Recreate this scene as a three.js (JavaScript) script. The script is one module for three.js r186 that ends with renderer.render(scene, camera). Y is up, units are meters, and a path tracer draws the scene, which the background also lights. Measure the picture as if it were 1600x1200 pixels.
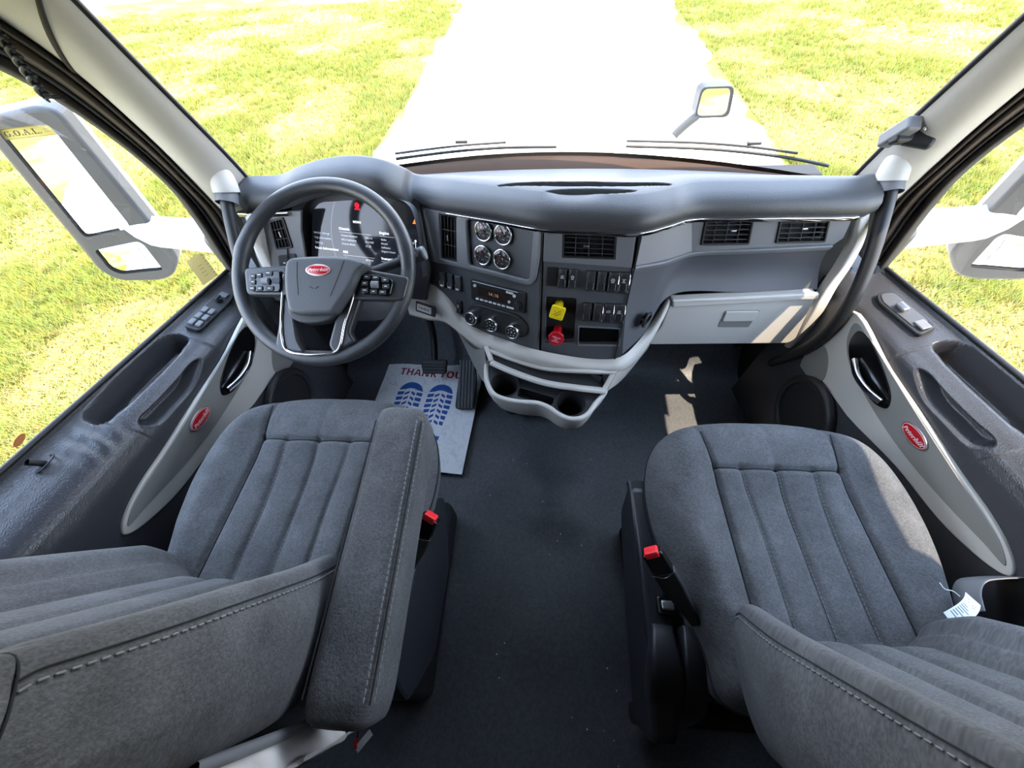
import * as THREE from 'three';
import { RoundedBoxGeometry } from 'three/addons/geometries/RoundedBoxGeometry.js';
import { mergeGeometries } from 'three/addons/utils/BufferGeometryUtils.js';

// ---------------------------------------------------------------- camera, sky, sun, exposure
const scene = new THREE.Scene();
const renderer = new THREE.WebGLRenderer({ antialias: true });
renderer.toneMapping = THREE.LinearToneMapping;
renderer.toneMappingExposure = 4.1;
renderer.shadowMap.enabled = true;

const camera = new THREE.PerspectiveCamera(92.24, 1600 / 1200, 0.02, 400);
{
  const m = new THREE.Matrix4().makeBasis(
    new THREE.Vector3(0.997764, -0.042573, -0.051524), new THREE.Vector3(-0.016816, 0.586191, -0.809999), new THREE.Vector3(0.064686, 0.809054, 0.584164));
  camera.quaternion.setFromRotationMatrix(m);
  camera.position.set(0, 1.4, 0);
}
const sunDir = new THREE.Vector3(0.25, 0.9, 0.2).normalize();
{
  // clear summer sky with a hazy horizon, the same all the way round
  const w = 64, h = 128, d = new Float32Array(w * h * 4), hor = [1.0, 1.0, 1.0], zen = [0.48, 0.67, 1.0];
  for (let y = 0; y < h; y++) { const e = (y + 0.5) / h * Math.PI - Math.PI / 2, t = Math.max(0, Math.sin(e)) ** 0.5; for (let x = 0; x < w; x++) { const o = (y * w + x) * 4; for (let k = 0; k < 3; k++) d[o + k] = (hor[k] + (zen[k] - hor[k]) * t) * 2.3; d[o + 3] = 1; } }
  const t = new THREE.DataTexture(d, w, h, THREE.RGBAFormat, THREE.FloatType);
  t.mapping = THREE.EquirectangularReflectionMapping; t.magFilter = THREE.LinearFilter; t.needsUpdate = true;
  scene.background = t; scene.environment = t;
}
const sun = new THREE.DirectionalLight(0xffecd2, 3.8);
sun.name = 'sun'; sun.position.copy(sunDir).multiplyScalar(30); sun.castShadow = true;
sun.shadow.mapSize.set(4096, 4096); sun.shadow.radius = 1;
Object.assign(sun.shadow.camera, { left: -12, right: 12, top: 12, bottom: -12, near: 1, far: 80 });
scene.add(sun, sun.target);

// ---------------------------------------------------------------- helpers
let seedValue = 20241;
const rnd = () => { seedValue = (seedValue + 0x6d2b79f5) | 0; let t = Math.imul(seedValue ^ (seedValue >>> 15), 1 | seedValue); t = (t + Math.imul(t ^ (t >>> 7), 61 | t)) ^ t; return ((t ^ (t >>> 14)) >>> 0) / 4294967296; };
const V = (a) => new THREE.Vector3(a[0], a[1], a[2]);
const clamp = (x, a = 0, b = 1) => Math.min(b, Math.max(a, x));
const sstep = (a, b, x) => { const t = clamp((x - a) / (b - a)); return t * t * (3 - 2 * t); };
const lerp = (a, b, t) => a + (b - a) * t;
const hash2 = (x, y) => { let h = Math.imul(x | 0, 374761393) + Math.imul(y | 0, 668265263); h = Math.imul(h ^ (h >>> 13), 1274126177); return ((h ^ (h >>> 16)) >>> 0) / 4294967296; };
function noise(x, y, wrap = 0) {
  const xi = Math.floor(x), yi = Math.floor(y), fx = x - xi, fy = y - yi, u = fx * fx * (3 - 2 * fx), v = fy * fy * (3 - 2 * fy);
  const w = (k) => (wrap ? ((k % wrap) + wrap) % wrap : k);
  return lerp(lerp(hash2(w(xi), w(yi)), hash2(w(xi + 1), w(yi)), u), lerp(hash2(w(xi), w(yi + 1)), hash2(w(xi + 1), w(yi + 1)), u), v);
}
const fbm = (x, y, o = 4) => { let s = 0, a = 0.5; for (let i = 0; i < o; i++) { s += a * noise(x, y); x *= 2.03; y *= 2.03; a *= 0.5; } return s; };

const taken = new Map();
function numbered(name) { const n = taken.get(name) ?? 0; taken.set(name, n + 1); return n ? `${name}_${String(n).padStart(3, '0')}` : name; }
function lit(o) { o.castShadow = true; o.receiveShadow = true; return o; }
function thing(name, label, category, group) {
  const g = new THREE.Group(); g.name = numbered(name); g.userData = { label, category };
  if (group) g.userData.group = group;
  scene.add(g); return g;
}
function part(parent, name, geometry, material, label) {
  const m = lit(new THREE.Mesh(geometry, material)); m.name = name;
  if (label) m.userData.label = label;
  parent.add(m); return m;
}
function solo(name, geometry, material, label, category, kind) {
  const m = lit(new THREE.Mesh(geometry, material)); m.name = numbered(name); m.userData = { label, category };
  if (kind) m.userData.kind = kind;
  scene.add(m); return m;
}
function struct(name, geometry, material, label, category) { return solo(name, geometry, material, label, category, 'structure'); }
function clean(g) { const h = g.index ? g.toNonIndexed() : g; for (const k of Object.keys(h.attributes)) if (!['position', 'normal', 'uv'].includes(k)) h.deleteAttribute(k); return h; }
const merge = (list) => mergeGeometries(list.map(clean), false);

// a local frame: origin, right and up give x, y; z points out of the surface
class Frame {
  constructor(o, u, v) { this.m = new THREE.Matrix4().makeBasis(V(u), V(v), V(u).cross(V(v))).setPosition(V(o)); }
  put(g) { return g.applyMatrix4(this.m); }
  at(x, y, z = 0) { return new THREE.Vector3(x, y, z).applyMatrix4(this.m).toArray(); }
}
const box = (w, h, d, x = 0, y = 0, z = 0, r = 0.002) => {
  const rr = Math.min(r, w / 2.01, h / 2.01, d / 2.01);
  return new RoundedBoxGeometry(w, h, d, 1, rr).translate(x, y, z);
};
const rbox = (w, h, d, r, x = 0, y = 0, z = 0, s = 4) => new RoundedBoxGeometry(w, h, d, s, Math.min(r, w / 2.01, h / 2.01, d / 2.01)).translate(x, y, z);
const cyl = (r0, r1, h, n = 24) => new THREE.CylinderGeometry(r0, r1, h, n);
const disc = (r, h, x, y, z, n = 28) => cyl(r, r, h, n).rotateX(Math.PI / 2).translate(x, y, z);       // axis along z
function shape(pts, holes = []) {
  const s = new THREE.Shape(pts.map((p) => new THREE.Vector2(p[0], p[1])));
  for (const h of holes) s.holes.push(new THREE.Path(h.map((p) => new THREE.Vector2(p[0], p[1]))));
  return s;
}
// extruded plate: outline in x, y; front face at z = top
function plate(pts, depth, top = 0, bevel = 0.002, holes = [], seg = 2) {
  const g = new THREE.ExtrudeGeometry(shape(pts, holes), { depth: Math.max(depth - 2 * bevel, 1e-4), bevelEnabled: bevel > 0, bevelSize: bevel, bevelThickness: bevel, bevelOffset: -bevel, bevelSegments: seg, curveSegments: 8 });
  return g.translate(0, 0, top - depth + bevel);
}
function spline2(pts, n, closed = true) {
  const c = new THREE.CatmullRomCurve3(pts.map((p) => new THREE.Vector3(p[0], p[1], 0)), closed, 'centripetal');
  const out = []; for (let i = 0; i < n; i++) { const p = c.getPoint(i / (closed ? n : n - 1)); out.push([p.x, p.y]); }
  return out;
}
function spline3(pts, n, closed = false) {
  const c = new THREE.CatmullRomCurve3(pts.map(V), closed, 'centripetal');
  const out = []; for (let i = 0; i < n; i++) out.push(c.getPoint(i / (closed ? n : n - 1)).toArray());
  return out;
}
const oval = (cx, cy, a, b, n = 32, turn = 0) => Array.from({ length: n }, (_, i) => { const t = (i / n) * Math.PI * 2, x = a * Math.cos(t), y = b * Math.sin(t); return [cx + x * Math.cos(turn) - y * Math.sin(turn), cy + x * Math.sin(turn) + y * Math.cos(turn)]; });
const rect = (cx, cy, w, h, r = 0.004) => { const o = []; for (const [sx, sy, a0] of [[1, 1, 0], [-1, 1, 1], [-1, -1, 2], [1, -1, 3]]) for (let k = 0; k <= 4; k++) { const a = (a0 + k / 4) * Math.PI / 2; o.push([cx + sx * (w / 2 - r) + r * Math.cos(a), cy + sy * (h / 2 - r) + r * Math.sin(a)]); } return o; };
// rounds the corners of a polygon
function soften(pts, r, n = 4) {
  const o = [], N = pts.length;
  for (let i = 0; i < N; i++) {
    const p = pts[i], a = pts[(i + N - 1) % N], b = pts[(i + 1) % N];
    const da = Math.hypot(a[0] - p[0], a[1] - p[1]), db = Math.hypot(b[0] - p[0], b[1] - p[1]), q = Math.min(r, da * 0.48, db * 0.48);
    const s = [p[0] + (a[0] - p[0]) / da * q, p[1] + (a[1] - p[1]) / da * q], e = [p[0] + (b[0] - p[0]) / db * q, p[1] + (b[1] - p[1]) / db * q];
    for (let k = 0; k <= n; k++) { const t = k / n; o.push([(1 - t) ** 2 * s[0] + 2 * t * (1 - t) * p[0] + t * t * e[0], (1 - t) ** 2 * s[1] + 2 * t * (1 - t) * p[1] + t * t * e[1]]); }
  }
  return o;
}
// grid surface through rows of points; uv in metres
function loft(rows, closed = false, uvAt = null) {
  const R = rows.length, N = rows[0].length, C = closed ? N + 1 : N, pos = [], uv = [], idx = [];
  const acc = new Array(C).fill(0);
  for (let i = 0; i < R; i++) {
    let s = 0;
    for (let j = 0; j < C; j++) {
      const p = rows[i][j % N];
      if (j) { const q = rows[i][(j - 1) % N]; s += Math.hypot(p[0] - q[0], p[1] - q[1], p[2] - q[2]); }
      if (i) { const q = rows[i - 1][j % N]; acc[j] += Math.hypot(p[0] - q[0], p[1] - q[1], p[2] - q[2]); }
      pos.push(p[0], p[1], p[2]);
      if (uvAt) uv.push(...uvAt(p)); else uv.push(s, acc[j]);
    }
  }
  for (let i = 0; i < R - 1; i++) for (let j = 0; j < C - 1; j++) { const a = i * C + j, b = a + 1, c = a + C, d = c + 1; idx.push(a, b, d, a, d, c); }
  const g = new THREE.BufferGeometry();
  g.setAttribute('position', new THREE.Float32BufferAttribute(pos, 3)); g.setAttribute('uv', new THREE.Float32BufferAttribute(uv, 2)); g.setIndex(idx);
  g.computeVertexNormals();
  if (closed) { const n = g.attributes.normal; for (let i = 0; i < R; i++) { const a = i * C, b = a + C - 1; const v = new THREE.Vector3(n.getX(a) + n.getX(b), n.getY(a) + n.getY(b), n.getZ(a) + n.getZ(b)).normalize(); n.setXYZ(a, v.x, v.y, v.z); n.setXYZ(b, v.x, v.y, v.z); } }
  return g;
}
function tube(pts, r, seg = 40, rad = 10, closed = false, smooth = true) {
  const c = smooth ? new THREE.CatmullRomCurve3(pts.map(V), closed, 'centripetal') : (() => { const p = new THREE.CurvePath(); for (let i = 0; i + 1 < pts.length; i++) p.add(new THREE.LineCurve3(V(pts[i]), V(pts[i + 1]))); return p; })();
  return new THREE.TubeGeometry(c, seg, r, rad, closed);
}
// flat ribbon with a rounded section swept along a line: w wide along side, t thick along up
function sweep(pts, sideAt, w, t, n = 40, smooth = true) {
  const line = smooth ? spline3(pts, n) : pts, rows = [];
  for (let i = 0; i < line.length; i++) {
    const p = V(line[i]), d = V(line[Math.min(i + 1, line.length - 1)]).sub(V(line[Math.max(i - 1, 0)])).normalize();
    const side = V(typeof sideAt === 'function' ? sideAt(i / (line.length - 1)) : sideAt), s = side.sub(d.clone().multiplyScalar(side.dot(d))).normalize(), u = s.clone().cross(d).normalize();
    const ww = typeof w === 'function' ? w(i / (line.length - 1)) : w, ring = [];
    for (let k = 0; k < 16; k++) { const a = (k / 16) * Math.PI * 2, ca = Math.cos(a), sa = Math.sin(a), e = 0.45; ring.push(p.clone().addScaledVector(s, ww / 2 * Math.sign(ca) * Math.abs(ca) ** e).addScaledVector(u, t / 2 * Math.sign(sa) * Math.abs(sa) ** e).toArray()); }
    rows.push(ring);
  }
  const cap = (r) => r.map(() => { const c = [0, 0, 0]; for (const p of r) for (let k = 0; k < 3; k++) c[k] += p[k] / r.length; return c; });
  return loft([cap(rows[0]), rows[0], ...rows, rows[rows.length - 1], cap(rows[rows.length - 1])], true);
}
// stitches: short thread dashes along a line
function stitches(line, pitch, r, lift) {
  const c = new THREE.CatmullRomCurve3(line.map(V)), L = c.getLength(), n = Math.floor(L / pitch), list = [], up = new THREE.Vector3(0, 1, 0);
  const base = new THREE.CapsuleGeometry(r, pitch * 0.5, 2, 5);
  for (let i = 0; i < n; i++) {
    const p = c.getPointAt((i + 0.5) / n), d = c.getTangentAt((i + 0.5) / n), g = base.clone();
    g.applyQuaternion(new THREE.Quaternion().setFromUnitVectors(up, d)); g.translate(p.x + lift[0], p.y + lift[1], p.z + lift[2]); list.push(g);
  }
  return merge(list);
}

// ---------------------------------------------------------------- textures and materials
function dataTex(n, f, srgb = false, rep = 1) {
  const d = new Uint8Array(n * n * 4);
  for (let y = 0; y < n; y++) for (let x = 0; x < n; x++) { const c = f(x / n, y / n), o = (y * n + x) * 4; for (let k = 0; k < 3; k++) d[o + k] = clamp(Array.isArray(c) ? c[k] : c) * 255; d[o + 3] = 255; }
  const t = new THREE.DataTexture(d, n, n); t.wrapS = t.wrapT = THREE.RepeatWrapping; t.magFilter = THREE.LinearFilter; t.minFilter = THREE.LinearMipmapLinearFilter; t.generateMipmaps = true;
  if (srgb) t.colorSpace = THREE.SRGBColorSpace;
  t.repeat.set(rep, rep); t.needsUpdate = true; return t;
}
function canvasTex(w, h, draw) {
  const c = document.createElement('canvas'); c.width = w; c.height = h; const g = c.getContext('2d'); draw(g, w, h);
  const t = new THREE.CanvasTexture(c); t.colorSpace = THREE.SRGBColorSpace; t.magFilter = THREE.LinearFilter; return t;
}
const wn = (s) => (u, v) => 0.6 * noise(u * s, v * s, s) + 0.4 * noise(u * s * 2 + 7, v * s * 2, s * 2);
const leatherBump = dataTex(256, (u, v) => { const a = noise(u * 64, v * 64, 64), b = noise(u * 128, v * 128, 128); return 0.5 * Math.abs(a * 2 - 1) + 0.5 * b; }, false, 8);
const fabricMap = dataTex(512, (u, v) => { const c = 0.80 + 0.22 * (noise(u * 256, v * 256, 256) - 0.5) + 0.25 * (noise(u * 12, v * 12, 12) - 0.5) * noise(u * 40, v * 40, 40) + (hash2(u * 512, v * 512) > 0.9985 ? 0.25 : 0); return [c, c, c]; }, true, 2.2);
const fabricBump = dataTex(256, (u, v) => hash2(u * 256, v * 256) * 0.5 + 0.5 * noise(u * 64, v * 64, 64), false, 6);
const rubberMap = dataTex(512, (u, v) => { const m = noise(u * 5, v * 5, 5) * 0.5 + noise(u * 11, v * 11, 11) * 0.5; let c = 0.82 + 0.2 * (m - 0.5) + 0.16 * (noise(u * 256, v * 256, 256) - 0.5); if (hash2(u * 512 + 9, v * 512) > 0.9998) c = 1.6; return [c, c, c]; }, true, 0.7);
const rubberRough = dataTex(256, (u, v) => { const m = 0.5 * noise(u * 4, v * 4, 4) + 0.5 * noise(u * 9, v * 9, 9); const c = 0.55 + 0.3 * m; return [c, c, c]; }, false, 0.7);
const rubberBump = dataTex(256, (u, v) => noise(u * 128, v * 128, 128), false, 6);
const std = (color, roughness = 0.6, extra = {}) => new THREE.MeshStandardMaterial({ color, roughness, side: THREE.DoubleSide, ...extra });
const phys = (color, roughness, extra = {}) => new THREE.MeshPhysicalMaterial({ color, roughness, side: THREE.DoubleSide, ...extra });
const M = {
  pad: std(0x3e4043, 0.5, { bumpMap: leatherBump, bumpScale: 0.0004 }),
  panel: std(0x696b6e, 0.5, { bumpMap: leatherBump, bumpScale: 0.0002 }),
  panelDark: std(0x4c4e52, 0.5, { bumpMap: leatherBump, bumpScale: 0.0002 }),
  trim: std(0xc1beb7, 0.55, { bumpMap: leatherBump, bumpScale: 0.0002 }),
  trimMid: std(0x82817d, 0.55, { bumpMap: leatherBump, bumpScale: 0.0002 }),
  doorPad: std(0x393a3e, 0.26, { bumpMap: leatherBump, bumpScale: 0.0005 }),
  black: std(0x1a1b1d, 0.5), blackGloss: std(0x0c0d0f, 0.18), blackMatte: std(0x141518, 0.85), charcoal: std(0x26282b, 0.55),
  chrome: std(0xe8e8ea, 0.09, { metalness: 1 }), chromeSoft: std(0xb9babd, 0.3, { metalness: 1 }),
  wheel: std(0x2d2f32, 0.38, { bumpMap: leatherBump, bumpScale: 0.0003 }), wheelPad: std(0x484b4f, 0.55, { bumpMap: leatherBump, bumpScale: 0.0003 }),
  fabric: phys(0x5f6164, 0.95, { map: fabricMap, bumpMap: fabricBump, bumpScale: 0.0006, sheen: 0.35, sheenRoughness: 0.6, sheenColor: new THREE.Color(0x6a6e74) }),
  thread: std(0x6c6f72, 0.9), threadDark: std(0x24262a, 0.9), seam: std(0x191b1e, 0.95),
  rubber: std(0x5a5c60, 0.7, { map: rubberMap, roughnessMap: rubberRough, bumpMap: rubberBump, bumpScale: 0.0005 }),
  seatPlastic: std(0x24262b, 0.38), seal: std(0x241f1b, 0.7), sealBrown: std(0x4a4038, 0.6),
  whitePaint: phys(0xf2f2f0, 0.3, { clearcoat: 1, clearcoatRoughness: 0.05 }), whitePlastic: std(0xe6e6e2, 0.5),
  red: std(0xc5141f, 0.35), yellow: std(0xf2d61c, 0.4), redBuckle: std(0xe0222b, 0.4),
  mirror: std(0xf4f6f8, 0.015, { metalness: 1 }), lining: std(0xc9c6c2, 0.8), greyHousing: std(0x3c3b3a, 0.5),
  glass: phys(0xffffff, 0.0, { transmission: 1, thickness: 0, ior: 1.45 }), white: std(0xe9e9ea, 0.5),
  beige: std(0x68645c, 0.8), dark: std(0x1b1c1f, 0.8), cowl: phys(0x3f3128, 1, { specularIntensity: 0.15 }), slat: std(0x3c3e41, 0.5), grey: std(0x6e7074, 0.5),
};
const flat = (tex, rough = 0.5, extra = {}) => std(0xffffff, rough, { map: tex, ...extra });

// ---------------------------------------------------------------- the land outside
const GROUND = -1.35;
const meadowMap = dataTex(1024, (u, v) => {
  const p = 0.55 * noise(u * 9, v * 9, 9) + 0.3 * noise(u * 23, v * 23, 23) + 0.15 * noise(u * 71, v * 71, 71), g = sstep(0.4, 0.62, p), n = 0.75 + 0.5 * noise(u * 400, v * 400, 400);
  return [lerp(0.6, 0.36, g) * n, lerp(0.54, 0.38, g) * n, lerp(0.27, 0.05, g) * n];
}, true, 1 / 11);
const gravelMap = dataTex(512, (u, v) => { const n = 0.8 + 0.25 * (hash2(u * 512, v * 512) - 0.5) + 0.2 * (noise(u * 20, v * 20, 20) - 0.5); return [n, n * 0.985, n * 0.95]; }, true, 1 / 3);
{
  const g = new THREE.PlaneGeometry(160, 160, 1, 1).rotateX(-Math.PI / 2); const uv = g.attributes.uv; for (let i = 0; i < uv.count; i++) uv.setXY(i, uv.getX(i) * 160, uv.getY(i) * 160);
  struct('ground', g.translate(0, GROUND, 0), std(0xffffff, 1, { map: meadowMap }), 'dry mown meadow of straw and green patches around the truck', 'ground');
  const L = [], R = [];
  for (let i = 0; i <= 160; i++) { const z = 12 - i * 0.5; const w = (k) => 0.5 * (noise(i * 0.35 + k, k) - 0.5) + 0.25 * (noise(i * 1.3 + k, k + 5) - 0.5); L.push([-2.75 - 0.03 * (z + 8) * -1 + w(1), GROUND + 0.012, z]); R.push([3.72 - 0.055 * (z + 8) + w(9), GROUND + 0.012, z]); }
  struct('gravel_road', loft([L, R]), std(0xe9e4da, 0.95, { map: gravelMap }), 'pale gravel lane running straight ahead of the hood', 'road');
}
{
  const blade = (a, lean, h, w) => { const c = Math.cos(a), s = Math.sin(a), x = c * 0.02, z = s * 0.02; return [x - s * w, 0, z + c * w, x + s * w, 0, z - c * w, x + c * lean, h, z + s * lean]; };
  const tuft = (n, h) => { const p = []; for (let i = 0; i < n; i++) p.push(...blade(i * 2.4 + i * i, h * (0.5 + 0.5 * ((i * 7) % 5) / 4), h * (0.55 + 0.45 * ((i * 3) % 4) / 3), 0.0045)); const g = new THREE.BufferGeometry(); g.setAttribute('position', new THREE.Float32BufferAttribute(p, 3)); g.computeVertexNormals(); return g; };
  const field = (name, label, geo, mat, count, pick, color) => {
    const im = lit(new THREE.InstancedMesh(geo, mat, count)), m = new THREE.Matrix4(), q = new THREE.Quaternion(), up = new THREE.Vector3(0, 1, 0), c = new THREE.Color(); let k = 0, tries = 0;
    while (k < count && tries++ < count * 8) {
      const left = rnd() < 0.6, far = rnd() ** 1.7, z = 0.5 - far * 21, a = rnd() ** 1.3, x = left ? -2.9 - a * (4 + far * 15) : 3.9 + a * (3 + far * 8) + 0.05 * (-z - 8);
      const g = 0.55 * noise(x * 0.85 + 40, z * 0.85 + 40) + 0.3 * noise(x * 2.1, z * 2.1) + 0.15 * rnd();
      if (!pick(g)) continue;
      const s = 0.6 + 0.9 * rnd(); q.setFromAxisAngle(up, rnd() * 6.28); m.compose(new THREE.Vector3(x, GROUND, z), q, new THREE.Vector3(s, s * (0.7 + 0.5 * g), s)); im.setMatrixAt(k, m); im.setColorAt(k, color(c)); k++;
    }
    im.count = k; im.name = name; im.userData = { label, category: 'grass', kind: 'stuff' }; scene.add(im);
  };
  const leaf = (c) => phys(c, 0.9, { transmission: 0.25, thickness: 0 });
  field('green_grass', 'green grass tufts growing in patches over the meadow', tuft(9, 0.085), leaf(0xffffff), 70000, (g) => rnd() < sstep(0.42, 0.62, g) + 0.05, (c) => c.setRGB(0.125 + 0.09 * rnd(), 0.145 + 0.08 * rnd(), 0.005 + 0.006 * rnd()));
  field('dry_grass', 'straw coloured dry grass lying over the meadow', tuft(7, 0.05), leaf(0xffffff), 70000, (g) => rnd() < 1 - sstep(0.45, 0.65, g), (c) => c.setRGB(0.3 + 0.16 * rnd(), 0.25 + 0.12 * rnd(), 0.05 + 0.06 * rnd()));
}

// ---------------------------------------------------------------- cab shell
const boxAt = (x0, x1, y0, y1, z0, z1, r = 0.01) => box(x1 - x0, y1 - y0, z1 - z0, (x0 + x1) / 2, (y0 + y1) / 2, (z0 + z1) / 2, r);
{
  // floor: rubber mat with a shallow tunnel and soft folds
  const rows = [];
  for (let i = 0; i <= 90; i++) { const z = -1.3 + i * 0.034, row = []; for (let j = 0; j <= 70; j++) { const x = -1.02 + j * 2.04 / 70; const hump = 0.012 * Math.exp(-((x - 0.05) ** 2) / 0.05) + 0.012 * fbm(x * 3 + 3, z * 2.2, 3) + 0.02 * sstep(-0.62, -0.5, z) * sstep(-0.3, -0.42, z) * sstep(-0.05, 0.06, x) * sstep(0.24, 0.12, x) + 0.6 * sstep(-1.0, -1.3, z) ** 2 * 0.5; row.push([x, hump - 0.016, z]); } rows.push(row); }
  struct('floor', loft(rows, false, (p) => [p[0], p[2]]), M.rubber, 'black rubber cab floor mat between the two seats', 'floor');
  struct('floor_slab', boxAt(-1.05, 1.05, -0.12, -0.03, -1.35, 1.75), M.dark, 'dark underside slab of the cab floor', 'floor');
  struct('wall_front', merge([boxAt(-0.95, 0.95, -0.05, 0.77, -1.42, -1.34), boxAt(-1.04, -0.89, -0.05, 0.68, -1.36, -1.17), boxAt(0.89, 1.04, -0.05, 0.68, -1.36, -1.17)]), M.dark, 'dark firewall behind the foot wells', 'wall');
  struct('wall_back', boxAt(-1.05, 1.05, -0.1, 2.0, 1.7, 1.8), M.beige, 'rear wall of the cab behind the camera', 'wall');
  for (const s of [-1, 1]) {
    const side = s < 0 ? 'left' : 'right';
    struct('wall_' + side, boxAt(s * 1.04 - 0.04, s * 1.04 + 0.04, -0.1, 2.0, 0.12, 1.75), M.beige, `${side} inner side wall of the cab behind the seats`, 'wall');
    struct('trim_' + (s < 0 ? 7 : 8), merge([boxAt(s * 0.985 - 0.065, s * 0.985 + 0.065, -0.1, 2.0, 0.05, 0.13), boxAt(s * 0.9 - 0.035, s * 0.9 + 0.035, 1.335, 2.0, -0.5, 0.1), boxAt(s * 0.895 - 0.045, s * 0.895 + 0.045, 1.34, 2.0, -0.72, -0.45)]), M.beige, `grey rear post and unseen roof rail set to limit the sun through the ${side} door opening`, 'trim');  // roof rail is out of view; its reach shapes the seat sun patch
    solo('sleeper_side_panel', boxAt(s * 1.11 - 0.02, s * 1.11 + 0.02, -0.9, 2.3, 0.14, 2.6), M.whitePaint, `white outer body side behind the ${side} door`, 'body panel', 'structure');
    solo('door_outer_skin', boxAt(s * 1.06 - 0.02, s * 1.06 + 0.02, -0.7, 0.64, -1.25, 0.12), M.whitePaint, `white outer skin of the ${side} door`, 'body panel', 'structure');
  }
  struct('ceiling', boxAt(-1.1, 1.1, 1.95, 2.05, -0.95, 1.8), M.beige, 'pale headliner above the seats', 'ceiling');
  const hd = []; for (const [y, z0] of [[1.48, 0], [1.62, 0.09], [1.82, 0.16], [2.0, 0.2]]) { const r = []; for (let j = 0; j <= 20; j++) { const x = -0.95 + j * 0.095; r.push([x, y, -0.92 + 0.24 * (x / 0.75) ** 2 * (Math.abs(x) < 0.75 ? 1 : 1) * 0.9 + z0]); } hd.push(r); }
  struct('wall_header', merge([loft(hd), loft(hd.map((r) => r.map((p) => [p[0], p[1] + 0.01, p[2] - 0.05])))]), M.beige, 'pale storage header above the windshield', 'wall');
  // unseen outside visor over the windshield, placed to keep sun off the dashboard
  const vs = []; for (const [y, z] of [[1.52, 0.0], [1.50, -0.12], [1.46, -0.24]]) { const r = []; for (let j = 0; j <= 20; j++) { const x = -1.0 + j * 0.1; r.push([x, y - 0.03 * x * x, -0.93 + 0.26 * (x / 0.8) ** 2 + z]); } vs.push(r); }
  solo('unseen_sun_visor', merge([loft(vs), loft(vs.map((r) => r.map((p) => [p[0], p[1] + 0.012, p[2]])))]), M.whitePaint, 'white unseen visor above the windshield, placed to shade the dashboard', 'visor', 'structure');
}
// windshield
const glassBase = (x) => [x, 0.845, -1.345 + 0.23 * (x / 0.86) ** 2];
{
  const n = 24, rows = []; for (let k = 0; k <= 8; k++) { const t = k / 8, row = []; for (let j = 0; j <= n; j++) { const a = -1 + 2 * j / n, hb = glassBase(a * 0.87), x1 = a * 0.715, z1 = -0.93 + 0.24 * a * a; row.push([lerp(hb[0], x1, t), lerp(0.835, 1.5, t) , lerp(hb[2], z1, t) - 0.02 * Math.sin(Math.PI * t)]); } rows.push(row); }
  const w = struct('window_1', loft(rows), M.glass, 'clear curved windshield above the dashboard', 'window');
  w.castShadow = false;
  // black frit band and rubber seal along the lower edge and sides
  const fr = []; for (let k = 0; k <= 4; k++) { const r = []; for (let j = 0; j <= n; j++) { const a = -1 + 2 * j / n, p = glassBase(a * 0.87), w = 0.03 + 0.14 * Math.max(0, 1 - (p[0] / 0.86) ** 2); r.push([p[0] * 0.995, 0.846 + 0.012 * Math.sin(Math.PI * k / 4), p[2] + 0.006 + w * k / 4]); } fr.push(r); }
  solo('lower_glass_band', loft(fr), M.cowl, 'brownish black band along the bottom of the windshield', 'trim', 'structure');
}
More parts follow.
